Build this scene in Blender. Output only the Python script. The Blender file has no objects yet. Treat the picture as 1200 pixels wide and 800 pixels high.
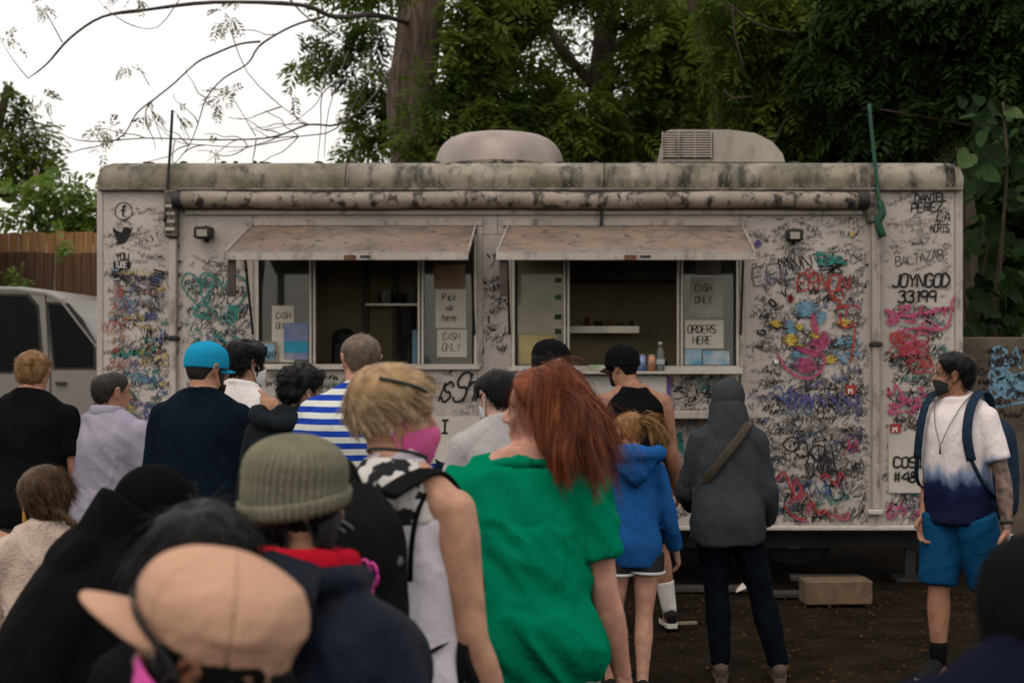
import bpy, math, random
import numpy as np
from mathutils import Vector, Matrix

random.seed(7); rng = np.random.default_rng(7)
scene = bpy.context.scene
col = scene.collection

# ------------------------------------------------------------------ camera
F = 1667.0            # focal length in pixels of the 1200 px wide photograph
PX, PY = 720.0, 430.0 # where the level optical axis meets the picture
CAM_Z = 1.65
cam_d = bpy.data.cameras.new('camera'); cam = bpy.data.objects.new('camera', cam_d); col.objects.link(cam)
cam.location = (0, 0, CAM_Z); cam.rotation_euler = (math.radians(90), 0, 0)
cam_d.sensor_width = 36; cam_d.lens = 36*F/1200
cam_d.shift_x = (600-PX)/1200; cam_d.shift_y = (PY-400)/1200
cam_d.clip_start = 0.05; cam_d.clip_end = 500
cam_d.dof.use_dof = True; cam_d.dof.focus_distance = 6.3; cam_d.dof.aperture_fstop = 3.6
scene.camera = cam

# ------------------------------------------------------------------ sky and sun
world = bpy.data.worlds.new('World'); scene.world = world; world.use_nodes = True
nt = world.node_tree; nt.nodes.clear()
w_out = nt.nodes.new('ShaderNodeOutputWorld'); bg1 = nt.nodes.new('ShaderNodeBackground'); bg2 = nt.nodes.new('ShaderNodeBackground')
addn = nt.nodes.new('ShaderNodeAddShader'); sky = nt.nodes.new('ShaderNodeTexSky')
SUN_EL, SUN_AZ = 58, 200
sky.sky_type = 'NISHITA'; sky.sun_disc = False; sky.sun_elevation = math.radians(SUN_EL); sky.sun_rotation = math.radians(SUN_AZ)
sky.air_density = 1.0; sky.dust_density = 6.0; sky.ozone_density = 0.5
bg1.inputs['Strength'].default_value = 0.05
# an even cloud layer in front of the clear sky
tc = nt.nodes.new('ShaderNodeTexCoord'); ns = nt.nodes.new('ShaderNodeTexNoise'); rp = nt.nodes.new('ShaderNodeValToRGB')
ns.inputs['Scale'].default_value = 2.2; ns.inputs['Detail'].default_value = 5
rp.color_ramp.elements[0].position = .3; rp.color_ramp.elements[0].color = (.85, .79, .735, 1)
rp.color_ramp.elements[1].position = .7; rp.color_ramp.elements[1].color = (1.06, .995, .925, 1)
nt.links.new(tc.outputs['Generated'], ns.inputs['Vector']); nt.links.new(ns.outputs['Fac'], rp.inputs['Fac'])
nt.links.new(rp.outputs['Color'], bg2.inputs['Color']); bg2.inputs['Strength'].default_value = 1.16
nt.links.new(sky.outputs['Color'], bg1.inputs['Color'])
nt.links.new(bg1.outputs[0], addn.inputs[0]); nt.links.new(bg2.outputs[0], addn.inputs[1]); nt.links.new(addn.outputs[0], w_out.inputs['Surface'])
sun_d = bpy.data.lights.new('sun', 'SUN'); sun = bpy.data.objects.new('sun', sun_d); col.objects.link(sun)
sun_d.energy = 0.55; sun_d.angle = math.radians(25); sun_d.color = (1, .95, .88)
# sun stands behind the camera to the left, high, behind thin cloud
sun.rotation_euler = (math.radians(90-SUN_EL), 0, math.radians(-28))

scene.view_settings.view_transform = 'Standard'; scene.view_settings.look = 'None'
scene.view_settings.exposure = -0.12; scene.view_settings.gamma = 1.0; scene.view_settings.use_curve_mapping = False
scene.render.engine = 'CYCLES'
scene.cycles.use_denoising = True
scene.cycles.max_bounces = 6; scene.cycles.diffuse_bounces = 3; scene.cycles.glossy_bounces = 3
scene.cycles.transmission_bounces = 4; scene.cycles.transparent_max_bounces = 6
scene.cycles.caustics_reflective = False; scene.cycles.caustics_refractive = False

# ------------------------------------------------------------------ helpers
def XW(px, Y): return (px-PX)*Y/F
def ZW(py, Y): return CAM_Z+(PY-py)*Y/F
def PW(px, py, Y): return np.array((XW(px, Y), Y, ZW(py, Y)))

def hash3(i, j, k):
    n = (i*374761393 + j*668265263 + k*2147483647) & 0xffffffff
    n = ((n ^ (n >> 13))*1274126177) & 0xffffffff
    return ((n ^ (n >> 16)) & 0xffff)/32768.0-1.0
def vnoise(p):
    p = np.asarray(p, float); i = np.floor(p).astype(np.int64); f = p-i; f = f*f*(3-2*f)
    r = 0
    for a in (0, 1):
        for b in (0, 1):
            for c in (0, 1):
                w = (f[:, 0] if a else 1-f[:, 0])*(f[:, 1] if b else 1-f[:, 1])*(f[:, 2] if c else 1-f[:, 2])
                r = r+w*hash3(i[:, 0]+a, i[:, 1]+b, i[:, 2]+c)
    return r
def sstep(x): x = np.clip(x, 0, 1); return x*x*(3-2*x)
def unit(v): v = np.asarray(v, float); return v/(np.linalg.norm(v)+1e-12)

def raw_mesh(name, v, f, smooth=True):
    me = bpy.data.meshes.new(name)
    v = np.asarray(v, np.float32)
    if isinstance(f, np.ndarray):
        k = f.shape[1]; n = len(f)
        me.vertices.add(len(v)); me.vertices.foreach_set('co', v.ravel())
        me.loops.add(n*k); me.loops.foreach_set('vertex_index', f.astype(np.int32).ravel())
        me.polygons.add(n); me.polygons.foreach_set('loop_start', np.arange(0, n*k, k, dtype=np.int32))
        me.update(calc_edges=True); me.validate()
    else:
        me.from_pydata(v.tolist(), [], f); me.update()
    if smooth: me.polygons.foreach_set('use_smooth', np.ones(len(me.polygons), bool))
    return me
def link(name, me, m=None, parent=None, loc=None):
    o = bpy.data.objects.new(name, me); col.objects.link(o)
    if m is not None and me is not None and not me.materials:
        me.materials.append(m)
    if parent is not None: o.parent = parent
    if loc is not None: o.location = loc
    return o
def build(name, parts, m, parent=None, smooth=False, kind=None):
    v, f = merge(parts); o = link(name, raw_mesh(name, v, f, smooth), m, parent)
    if kind: o['kind'] = kind
    return o
def empty(name, loc=(0, 0, 0), rz=0, label=None, cat=None, group=None):
    o = bpy.data.objects.new(name, None); col.objects.link(o); o.location = loc; o.rotation_euler = (0, 0, rz)
    o.empty_display_size = .2
    tag(o, label, cat, group); return o
def tag(o, label=None, cat=None, group=None, kind=None):
    if label: o['label'] = label
    if cat: o['category'] = cat
    if group: o['group'] = group
    if kind: o['kind'] = kind
    return o
def merge(parts):
    vs, fs, k = [], [], 0
    for v, f in parts:
        v = np.asarray(v, float); vs.append(v); fs += [[int(i)+k for i in q] for q in f]; k += len(v)
    return np.concatenate(vs), fs

def box(x0, x1, y0, y1, z0, z1, b=0.0):
    """box with its long edges chamfered by b"""
    if b <= 0:
        v = [(x, y, z) for x in (x0, x1) for y in (y0, y1) for z in (z0, z1)]
        return v, [(0, 1, 3, 2), (4, 6, 7, 5), (0, 4, 5, 1), (2, 3, 7, 6), (0, 2, 6, 4), (1, 5, 7, 3)]
    v, f = [], []
    rings = []
    for y, i in ((y0, b), (y0+b, 0), (y1-b, 0), (y1, b)):
        ax0, ax1, az0, az1 = x0+i, x1-i, z0+i, z1-i
        c = b*.999
        r = [(ax0+c, az0), (ax1-c, az0), (ax1, az0+c), (ax1, az1-c), (ax1-c, az1), (ax0+c, az1), (ax0, az1-c), (ax0, az0+c)]
        rings.append([len(v)+k for k in range(8)]); v += [(x, y, z) for x, z in r]
    for a, c in zip(rings, rings[1:]):
        for k in range(8): f.append((a[k], a[(k+1) % 8], c[(k+1) % 8], c[k]))
    f.append(tuple(rings[0][::-1])); f.append(tuple(rings[-1]))
    return v, f
def xf(part, loc=(0, 0, 0), rot=(0, 0, 0), s=(1, 1, 1)):
    from mathutils import Euler
    R = np.array(Euler(rot).to_matrix()); v = np.asarray(part[0], float)*np.array(s)
    return v@R.T+np.array(loc), part[1]
def tube(pts, rad, n=12, ref=(1, 0, 0), sub=0, cap=True, power=2.0):
    """loft of ellipses (a along ref, b across) along pts"""
    pts = np.asarray(pts, float); rad = np.array([(r, r) if np.isscalar(r) else r for r in rad], float)
    if sub:
        d = np.concatenate([pts, rad], 1); k = len(d); out = []
        for i in range(k-1):
            p0, p1, p2, p3 = d[max(i-1, 0)], d[i], d[i+1], d[min(i+2, k-1)]
            for s in range(sub):
                t = s/sub
                out.append(.5*((2*p1)+(-p0+p2)*t+(2*p0-5*p1+4*p2-p3)*t*t+(-p0+3*p1-3*p2+p3)*t**3))
        out.append(d[-1]); d = np.array(out); pts = d[:, :3]; rad = np.maximum(d[:, 3:], 1e-4)
    k = len(pts); v = []
    ref0 = unit(ref)
    for i in range(k):
        t = unit(pts[min(i+1, k-1)]-pts[max(i-1, 0)])
        r = ref0-t*np.dot(ref0, t)
        if np.linalg.norm(r) < .05:
            r = np.cross(t, (0, 0, 1) if abs(t[2]) < .9 else (0, 1, 0))
        a = unit(r); b = np.cross(t, a); ref0 = a
        for q in range(n):
            th = 2*math.pi*q/n; c, s = math.cos(th), math.sin(th)
            if power != 2:
                c = math.copysign(abs(c)**(2/power), c); s = math.copysign(abs(s)**(2/power), s)
            v.append(pts[i]+a*c*rad[i][0]+b*s*rad[i][1])
    f = [(i*n+q, i*n+(q+1) % n, (i+1)*n+(q+1) % n, (i+1)*n+q) for i in range(k-1) for q in range(n)]
    if cap:
        f.append(tuple(range(n-1, -1, -1))); f.append(tuple((k-1)*n+q for q in range(n)))
    return np.array(v), f
def ellipsoid(c, r, n=14, m=9):
    v, f = [], []
    for i in range(m+1):
        p = math.pi*i/m
        for q in range(n):
            t = 2*math.pi*q/n
            v.append((c[0]+r[0]*math.sin(p)*math.cos(t), c[1]+r[1]*math.sin(p)*math.sin(t), c[2]+r[2]*math.cos(p)))
    for i in range(m):
        for q in range(n):
            f.append((i*n+q, (i+1)*n+q, (i+1)*n+(q+1) % n, i*n+(q+1) % n))
    return np.array(v), f
def cyl(p0, p1, r0, r1=None, n=16):
    p0, p1 = np.array(p0, float), np.array(p1, float)
    return tube([p0, p1], [r0, r0 if r1 is None else r1], n=n, ref=(0, .3, 1) if abs(unit(p1-p0)[0]) > .5 else (1, 0, 0))
def grid_faces(nr, nc, closed=True):
    q = nc if closed else nc-1
    return [(i*nc+j, i*nc+(j+1) % nc, (i+1)*nc+(j+1) % nc, (i+1)*nc+j) for i in range(nr-1) for j in range(q)]

# ------------------------------------------------------------------ materials
MATS = {}
def mat(name, c, rough=.8, var=.18, scale=6.0, bump=.0, bscale=80.0, c2=None, spec=.3, metal=0.0, stretch=(1, 1, 1), detail=6, sheen=0, trans=0):
    if name in MATS: return MATS[name]
    m = bpy.data.materials.new(name); m.use_nodes = True; t = m.node_tree; N = t.nodes; L = t.links
    b = N['Principled BSDF']; b.inputs['Roughness'].default_value = rough; b.inputs['Metallic'].default_value = metal
    b.inputs['Specular IOR Level'].default_value = spec
    if sheen: b.inputs['Sheen Weight'].default_value = sheen; b.inputs['Sheen Roughness'].default_value = .5
    tc = N.new('ShaderNodeTexCoord'); mp = N.new('ShaderNodeMapping'); mp.inputs['Scale'].default_value = stretch
    L.new(tc.outputs['Object'], mp.inputs['Vector'])
    n = N.new('ShaderNodeTexNoise'); n.inputs['Scale'].default_value = scale; n.inputs['Detail'].default_value = detail
    L.new(mp.outputs[0], n.inputs['Vector'])
    r = N.new('ShaderNodeValToRGB'); c = np.array(c, float)
    lo = c*(1-var) if c2 is None else np.array(c2, float); hi = np.clip(c*(1+var), 0, 1) if c2 is None else c
    r.color_ramp.elements[0].position = .32; r.color_ramp.elements[0].color = (*lo, 1)
    r.color_ramp.elements[1].position = .68; r.color_ramp.elements[1].color = (*hi, 1)
    L.new(n.outputs['Fac'], r.inputs['Fac']); L.new(r.outputs['Color'], b.inputs['Base Color'])
    if bump:
        n2 = N.new('ShaderNodeTexNoise'); n2.inputs['Scale'].default_value = bscale; n2.inputs['Detail'].default_value = 8
        L.new(mp.outputs[0], n2.inputs['Vector'])
        bp = N.new('ShaderNodeBump'); bp.inputs['Strength'].default_value = bump; bp.inputs['Distance'].default_value = .01
        L.new(n2.outputs['Fac'], bp.inputs['Height']); L.new(bp.outputs[0], b.inputs['Normal'])
    if trans:
        tr = N.new('ShaderNodeBsdfTranslucent'); mx = N.new('ShaderNodeMixShader'); mx.inputs[0].default_value = trans
        L.new(r.outputs['Color'], tr.inputs['Color']); L.new(b.outputs[0], mx.inputs[1]); L.new(tr.outputs[0], mx.inputs[2])
        L.new(mx.outputs[0], N['Material Output'].inputs['Surface'])
    m['ramp'] = r.name; MATS[name] = m; return m
def fold_bump(m, scale=9, strength=.5):
    """soft creases on top of a cloth's fine relief"""
    N = m.node_tree.nodes; L = m.node_tree.links; b = N['Principled BSDF']; tc = next(n for n in N if n.type == 'TEX_COORD')
    n = N.new('ShaderNodeTexNoise'); n.inputs['Scale'].default_value = scale; n.inputs['Detail'].default_value = 3; n.inputs['Distortion'].default_value = 1.2
    mp = N.new('ShaderNodeMapping'); mp.inputs['Scale'].default_value = (1, 1, .55); mp.inputs['Rotation'].default_value = (.4, .5, 0); bp = N.new('ShaderNodeBump'); bp.inputs['Strength'].default_value = strength; bp.inputs['Distance'].default_value = .03
    ab = N.new('ShaderNodeMath'); ab.operation = 'PINGPONG'; ab.inputs[1].default_value = .5
    L.new(tc.outputs['Object'], mp.inputs[0]); L.new(mp.outputs[0], n.inputs['Vector']); L.new(n.outputs['Fac'], ab.inputs[0]); L.new(ab.outputs[0], bp.inputs['Height'])
    if b.inputs['Normal'].links: L.new(b.inputs['Normal'].links[0].from_socket, bp.inputs['Normal'])
    L.new(bp.outputs[0], b.inputs['Normal'])
def glass(name, tint=(.75, .8, .78), alpha=.25):
    if name in MATS: return MATS[name]
    m = bpy.data.materials.new(name); m.use_nodes = True; N = m.node_tree.nodes; L = m.node_tree.links; N.clear()
    o = N.new('ShaderNodeOutputMaterial'); tr = N.new('ShaderNodeBsdfTransparent'); gl = N.new('ShaderNodeBsdfGlossy')
    gl.inputs['Roughness'].default_value = .06; tr.inputs['Color'].default_value = (*tint, 1)
    fr = N.new('ShaderNodeFresnel'); fr.inputs['IOR'].default_value = 1.5
    di = N.new('ShaderNodeBsdfDiffuse'); di.inputs['Color'].default_value = (.3, .3, .27, 1)   # film of dust
    m1 = N.new('ShaderNodeMixShader'); m1.inputs[0].default_value = alpha
    m2 = N.new('ShaderNodeMixShader')
    L.new(tr.outputs[0], m1.inputs[1]); L.new(di.outputs[0], m1.inputs[2])
    L.new(fr.outputs[0], m2.inputs[0]); L.new(m1.outputs[0], m2.inputs[1]); L.new(gl.outputs[0], m2.inputs[2])
    L.new(m2.outputs[0], o.inputs['Surface']); MATS[name] = m; return m
# ------------------------------------------------------------------ lettering made of brush strokes
FONT = {
'A':'00,26,40|12,32','B':'00,06,36,45,34,03|33,42,41,30,00','C':'45,36,16,05,01,10,30,41','D':'00,06,26,44,42,20,00',
'E':'46,06,00,40|03,33','F':'46,06,00|03,33','G':'45,36,16,05,01,10,30,41,43,23','H':'00,06|40,46|03,43','I':'06,46|26,20|00,40',
'J':'46,41,30,10,01','K':'00,06|46,03,40','L':'06,00,40','M':'00,06,23,46,40','N':'00,06,40,46','O':'16,05,01,10,30,41,45,36,16',
'P':'00,06,36,45,44,33,03','R':'00,06,36,45,44,33,03|23,40','S':'45,36,16,05,04,13,33,42,41,30,10,01','T':'06,46|26,20',
'U':'06,01,10,30,41,46','V':'06,20,46','W':'06,10,23,30,46','X':'00,46|06,40','Y':'06,23,46|23,20','Z':'06,46,00,40',
'0':'16,05,01,10,30,41,45,36,16','1':'15,26,20','2':'05,16,36,45,44,00,40','3':'05,16,36,45,34,23,34,42,41,30,10,01',
'4':'40,46,02,42','7':'06,46,10','8':'23,14,15,26,35,34,23,02,01,10,30,41,42,23','9':'44,33,13,04,05,16,36,45,40','#':'10,16|30,36|02,42|04,44',
'?':'05,16,36,45,23,22|21,20',"'":'26,24','n':'00,04|03,14,24,33,30','i':'20,24|26,26','s':'33,24,14,03,12,22,31,20,10,01','h':'00,06|03,14,24,33,30',
'r':'00,04|02,14,34','m':'00,04|03,14,23,20|23,34,43,40','p':'0/,04|03,14,24,33,31,20,10,01','f':'35,26,15,10|03,33','o':'14,03,01,10,20,31,33,24,14',
'u':'04,01,10,20,31,34|31,30','b':'06,00,20,31,33,24,04','e':'02,32,33,24,14,03,01,10,30',' ':''}
def smooth_line(p, sub=3):
    p = np.asarray(p, float)
    if len(p) < 3: return p
    out = []
    for i in range(len(p)-1):
        p0, p1, p2, p3 = p[max(i-1, 0)], p[i], p[i+1], p[min(i+2, len(p)-1)]
        for s in range(sub):
            t = s/sub; out.append(.5*((2*p1)+(-p0+p2)*t+(2*p0-5*p1+4*p2-p3)*t*t+(-p0+3*p1-3*p2+p3)*t**3))
    out.append(p[-1]); return np.array(out)
SCR = [st for k in 'ABCDEGHKMNRSUVWYZ389' for st in FONT[k].split('|')]
class Ink:
    """collects flat pen strokes on an upright sheet: x, z in metres"""
    clip = None
    def __init__(s): s.v, s.f, s.k = [], [], 0
    def stroke(s, pts, w, y=0.0, taper=.25):
        p = np.asarray(pts, float)
        if len(p) < 2: return
        if s.clip is not None and s.clip(p): return
        d = np.gradient(p, axis=0); d /= (np.linalg.norm(d, axis=1)[:, None]+1e-9)
        n = np.stack([-d[:, 1], d[:, 0]], 1); t = np.linspace(0, 1, len(p))
        ww = w*.5*(1-taper*np.abs(2*t-1)**3)[:, None]
        a, b = p+n*ww, p-n*ww; yy = np.full(len(p), y+random.random()*-.0012)
        v = np.empty((2*len(p), 3)); v[0::2] = np.stack([a[:, 0], yy, a[:, 1]], 1); v[1::2] = np.stack([b[:, 0], yy, b[:, 1]], 1)
        s.v.append(v); s.f += [(s.k+2*i, s.k+2*i+1, s.k+2*i+3, s.k+2*i+2) for i in range(len(p)-1)]; s.k += 2*len(p)
    def text(s, txt, x, z, h, w, slant=.1, rot=0, gap=1.25, jit=.25, aspect=1.0, sub=2, y=0.0):
        cx = 0; c, sn = math.cos(rot), math.sin(rot)
        for ch in txt:
            for st in FONT.get(ch, '').split('|'):
                if not st: continue
                q = np.array([(int(a[0]), -1 if a[1] == '/' else int(a[1])) for a in st.split(',')], float)
                if len(q) == 2 and (q[0] == q[1]).all(): q[1] += .7
                q += rng.normal(0, jit*.35, q.shape)
                q *= h/6; q[:, 0] *= aspect; q[:, 0] += cx+q[:, 1]*slant
                q = np.stack([x+q[:, 0]*c-q[:, 1]*sn, z+q[:, 0]*sn+q[:, 1]*c], 1)
                s.stroke(smooth_line(q, sub) if sub > 1 else q, w, y)
            cx += h/6*4*gap*aspect*(.6 if ch in "i'1 rf" else 1)
    def scrawl(s, x, z, h, n, w, rot=0, slant=.2):
        c, sn = math.cos(rot), math.sin(rot); cx = 0; join = random.random() < .12; cur = []
        for _ in range(n):
            lw = h*random.uniform(.35, .8); k = random.randint(3, 6); up = random.uniform(.6, 1.15)
            if join or random.random() < .3: q = np.stack([np.sort(rng.random(k)) if join else rng.random(k), rng.permutation(np.linspace(0, 1, k))], 1)
            else:
                q = np.array([(int(a[0])/4, max(0, '/012345678'.find(a[1])-1)/6) for a in random.choice(SCR).split(',')], float)+rng.normal(0, .16, (1, 2)); q = q+rng.normal(0, .13, q.shape)
            q = q*(lw, h*up); q[:, 0] += cx+q[:, 1]*slant
            q = np.stack([x+q[:, 0]*c-q[:, 1]*sn, z+q[:, 0]*sn+q[:, 1]*c], 1)
            if join: cur.append(q)
            else: s.stroke(smooth_line(q, 3 if random.random() < .6 else 1), w)
            cx += lw*1.15
        if join: s.stroke(smooth_line(np.concatenate(cur), 3), w)
    def fill(s, cx, cz, rx, rz, w, n, rot=0, y=0.0):
        c, sn = math.cos(rot), math.sin(rot); pts = []
        for i in range(n):
            t = -1+2*(i+.5)/n; hw = math.sqrt(max(0, 1-t*t))
            a = (-1 if i % 2 else 1)*hw*random.uniform(.75, 1.08)
            pts.append((a*rx, t*rz))
        p = np.array(pts); p = np.stack([cx+p[:, 0]*c-p[:, 1]*sn, cz+p[:, 0]*sn+p[:, 1]*c], 1); s.stroke(smooth_line(p, 2), w, y)
    def poly(s, pts, y=0.0):
        s.v.append(np.array([(p[0], y, p[1]) for p in pts])); s.f.append(tuple(range(s.k, s.k+len(pts)))); s.k += len(pts)
    def make(s, name, m, parent, y, kind=None):
        v = np.concatenate(s.v); v[:, 1] += y
        o = link(name, raw_mesh(name, v, s.f, False), m, parent)
        if kind: o['kind'] = kind
        return o
def ink(name, c): return mat('ink_'+name, c, rough=.65, var=.3, scale=25, spec=.2)

# ------------------------------------------------------------------ the food truck
TY = 10.6; S = F/TY
def tx(p): return (p-PX)/S
def tz(p): return CAM_Z+(PY-p)/S

def wall_material(name, base, ink_amount):
    m = mat(name, base, rough=.55, var=.12, scale=1.6, spec=.35); N = m.node_tree.nodes; L = m.node_tree.links
    b = N['Principled BSDF']; last = N[m['ramp']].outputs['Color']; tc = next(n for n in N if n.type == 'TEX_COORD')
    def layer(scale, stretch, lo, hi, colr, amount, contour=False, msc=1.2):
        nonlocal last
        mp = N.new('ShaderNodeMapping'); mp.inputs['Scale'].default_value = stretch; L.new(tc.outputs['Object'], mp.inputs['Vector'])
        n = N.new('ShaderNodeTexNoise'); n.inputs['Scale'].default_value = scale; n.inputs['Detail'].default_value = 3 if contour else 8
        L.new(mp.outputs[0], n.inputs['Vector']); fac = n.outputs['Fac']
        r = N.new('ShaderNodeValToRGB'); e = r.color_ramp.elements
        if contour:
            e[0].position = .5-lo; e[0].color = (0, 0, 0, 1); e[1].position = .5+lo; e[1].color = (0, 0, 0, 1)
            k = r.color_ramp.elements.new(.5); k.color = (1, 1, 1, 1)
        else:
            e[0].position = lo; e[0].color = (0, 0, 0, 1); e[1].position = hi; e[1].color = (1, 1, 1, 1)
        L.new(fac, r.inputs['Fac'])
        mu = N.new('ShaderNodeMath'); mu.operation = 'MULTIPLY'; mu.inputs[1].default_value = amount; L.new(r.outputs['Color'], mu.inputs[0]); f = mu.outputs[0]
        if contour:
            n2 = N.new('ShaderNodeTexNoise'); n2.inputs['Scale'].default_value = msc; L.new(tc.outputs['Object'], n2.inputs['Vector'])
            m2 = N.new('ShaderNodeMath'); m2.operation = 'MULTIPLY'; L.new(f, m2.inputs[0]); L.new(n2.outputs['Fac'], m2.inputs[1]); f = m2.outputs[0]
        mx = N.new('ShaderNodeMix'); mx.data_type = 'RGBA'; L.new(f, mx.inputs['Factor']); L.new(last, mx.inputs['A']); mx.inputs['B'].default_value = (*colr, 1)
        last = mx.outputs['Result']
    layer(1.1, (1, 1, .25), .48, .75, (.20, .18, .15), .5)
    layer(9, (1, 1, .12), .55, .8, (.15, .14, .12), .35)
    if ink_amount:
        layer(30, (1, 1, 1.5), .014, 0, (.05, .05, .055), ink_amount*.8, True, 3)
        layer(55, (1.4, 1, 1), .02, 0, (.07, .07, .075), ink_amount*.7, True, 2)
        layer(22, (1, 1, .8), .010, 0, (.08, .15, .20), ink_amount*.6, True, 1.6)
    L.new(last, b.inputs['Base Color']); return m
M_wall = wall_material('truck_paint', (.43, .382, .348), 1.0)
M_trim = wall_material('painted_trim', (.38, .335, .30), .35)
M_roof = wall_material('roof_paint', (.255, .222, .172), 0)
def add_mould(m, colr, scale, stretch, lo, hi, amt):
    N = m.node_tree.nodes; L = m.node_tree.links; b = N['Principled BSDF']; src = b.inputs['Base Color'].links[0].from_socket
    tc = next(n for n in N if n.type == 'TEX_COORD'); mp = N.new('ShaderNodeMapping'); mp.inputs['Scale'].default_value = stretch
    n = N.new('ShaderNodeTexNoise'); n.inputs['Scale'].default_value = scale; n.inputs['Detail'].default_value = 10; n.inputs['Roughness'].default_value = .65
    r = N.new('ShaderNodeMapRange'); r.inputs[1].default_value = lo; r.inputs[2].default_value = hi; r.inputs[4].default_value = amt
    mx = N.new('ShaderNodeMix'); mx.data_type = 'RGBA'
    L.new(tc.outputs['Object'], mp.inputs[0]); L.new(mp.outputs[0], n.inputs['Vector']); L.new(n.outputs['Fac'], r.inputs[0])
    L.new(r.outputs[0], mx.inputs['Factor']); L.new(src, mx.inputs['A']); mx.inputs['B'].default_value = (*colr, 1); L.new(mx.outputs['Result'], b.inputs['Base Color'])
add_mould(M_roof, (.075, .072, .036), 2.6, (1, 1, 1.3), .40, .62, .92)
add_mould(M_roof, (.16, .11, .07), 4.5, (1, 1, .6), .52, .7, .6)
add_mould(M_roof, (.018, .018, .013), 8, (1, 1, .30), .48, .63, .97)
M_tube = wall_material('awning_cloth', (.27, .22, .175), 0)
add_mould(M_tube, (.10, .082, .062), 3, (1, 1, 1), .45, .7, .8)
add_mould(M_tube, (.016, .014, .012), 10, (1, 1, .6), .51, .59, .97)
M_hatch = wall_material('hatch_panel', (.165, .118, .086), 0)
add_mould(M_hatch, (.075, .055, .042), 3.5, (1, 1, 1), .45, .68, .85)
add_mould(M_hatch, (.04, .030, .024), 13, (1, 1, 1), .55, .66, .9)
add_mould(M_trim, (.06, .045, .035), 9, (1, 1, .5), .52, .70, .8)
M_alu = mat('window_aluminium', (.50, .46, .41), rough=.42, var=.1, metal=.35, scale=20)
M_black = mat('black_rubber', (.018, .017, .016), rough=.6, var=.3)
M_dark = mat('underside_metal', (.03, .028, .026), rough=.8, var=.3)
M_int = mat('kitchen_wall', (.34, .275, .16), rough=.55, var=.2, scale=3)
M_int_d = mat('kitchen_dark', (.14, .12, .09), rough=.6, var=.3, scale=3)  # darker tone for kitchen ceiling, hood, partition and door posts
M_steel = mat('kitchen_steel', (.45, .42, .36), rough=.35, metal=.8, var=.15)
M_paper = mat('paper', (.50, .465, .39), rough=.9, var=.05)
M_glass = glass('window_glass', (.93, .95, .92), alpha=.05)

truck = empty('food_truck', (0, 0, 0), 0, 'long white food truck covered in scribbled graffiti with two propped serving hatches', 'food truck')
truck.location = (tx(620), TY+1.15, 0)
TO = np.array(truck.location)
def tpart(name, parts, m, parent=None, smooth=False, kind=None):
    v, f = merge(parts); v = v-TO
    o = link(name, raw_mesh(name, v, f, smooth), m, parent or truck)
    if parent is not None and parent is not truck: pass
    if kind: o['kind'] = kind
    return o
def panel(x0, x1, y0, y1, m=M_wall, d=0.0, th=.05, name='wall_panel', b=.004):
    return tpart(name, [box(tx(x0)+.001, tx(x1)-.001, TY+d, TY+d+th, tz(y1)+.001, tz(y0)-.001, b)], m)
W1 = (300, 559, 275, 430); W2 = (600, 866, 275, 432)
panel(117, 205, 222, 497); panel(205, 297, 222, 617); panel(117, 205, 498, 612, d=.05, name='lower_panel', m=mat('lower_metal', (.22, .2, .175), var=.3))
panel(297, 583, 222, 275); panel(583, 868, 222, 275)
panel(559, 600, 275, 617); panel(297, 559, 430, 617); panel(600, 866, 432, 617)
panel(868, 1027, 222, 617); panel(1027, 1119, 222, 617)
for a, b_ in ((297, 300), (866, 868)): panel(a, b_, 275, 430 if a == 297 else 432, th=.04, name='jamb', m=M_trim, b=0)
TR = TY+2.3; TI = TY+1.5
tpart('end_wall', [box(tx(117), tx(117)+.05, TY+.055, TR-.05, tz(617), tz(222))], M_wall)
tpart('end_wall', [box(tx(1127)-.05, tx(1127), TY+.055, TR-.05, tz(617), tz(222))], M_wall)
tpart('rear_wall', [box(tx(117), tx(1127), TR-.05, TR, tz(617), tz(222))], M_wall)
tpart('truck_floor', [box(tx(118), tx(1126), TY+.06, TR-.05, tz(617)+.002, tz(612))], M_dark)
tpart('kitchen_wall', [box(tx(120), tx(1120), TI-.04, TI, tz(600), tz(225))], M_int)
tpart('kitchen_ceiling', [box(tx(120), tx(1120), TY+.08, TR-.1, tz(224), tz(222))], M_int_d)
# corner trim strips
for a, b_ in ((114, 121), (1119, 1128)): tpart('corner_trim', [box(tx(a), tx(b_), TY-.012, TY+.03, tz(497 if a < 200 else 617), tz(221), .006)], M_trim)
tpart('lower_rail', [box(tx(206), tx(1126), TY-.02, TY+.03, tz(621), tz(616), .005)], M_alu)
# roof in rolled sections
def roof_section(a, b_, le, re):
    prof = [(-.02, 223), (-.035, 214), (-.03, 206), (.0, 196), (.06, 190), (.16, 187.6), (1.15, 184), (2.1, 187), (2.3, 198), (2.32, 223)]
    xs = list(np.linspace(a, b_, 12)); v = []; R = .13
    ext = []
    if le: xs = [a+R*S*(1-math.cos(t)) for t in np.linspace(0, math.pi/2, 6)]+xs[1:]
    if re: xs = xs[:-1]+[b_-R*S*(1-math.cos(t)) for t in np.linspace(math.pi/2, 0, 6)]
    for x in xs:
        dl = (x-a)/S if le else 9; dr = (b_-x)/S if re else 9; d = min(dl, dr)
        drop = 0 if d >= R else R-math.sqrt(max(0, R*R-(R-d)**2))
        for y, pz in prof:
            z = tz(pz); z = max(tz(223.0), min(z, tz(187.6)-drop) if drop else z)
            z = z+(0 if drop else .006*math.sin(x*.08)*math.exp(-((y-.1)/.3)**2)*0)
            v.append((tx(x), TY+y, z))
    f = grid_faces(len(xs), len(prof), False); n = len(prof)
    f += [tuple(range(n)), tuple(range((len(xs)-1)*n, len(xs)*n))[::-1]]
    return tpart('roof_section', [(v, f)], M_roof, smooth=True)
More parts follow.
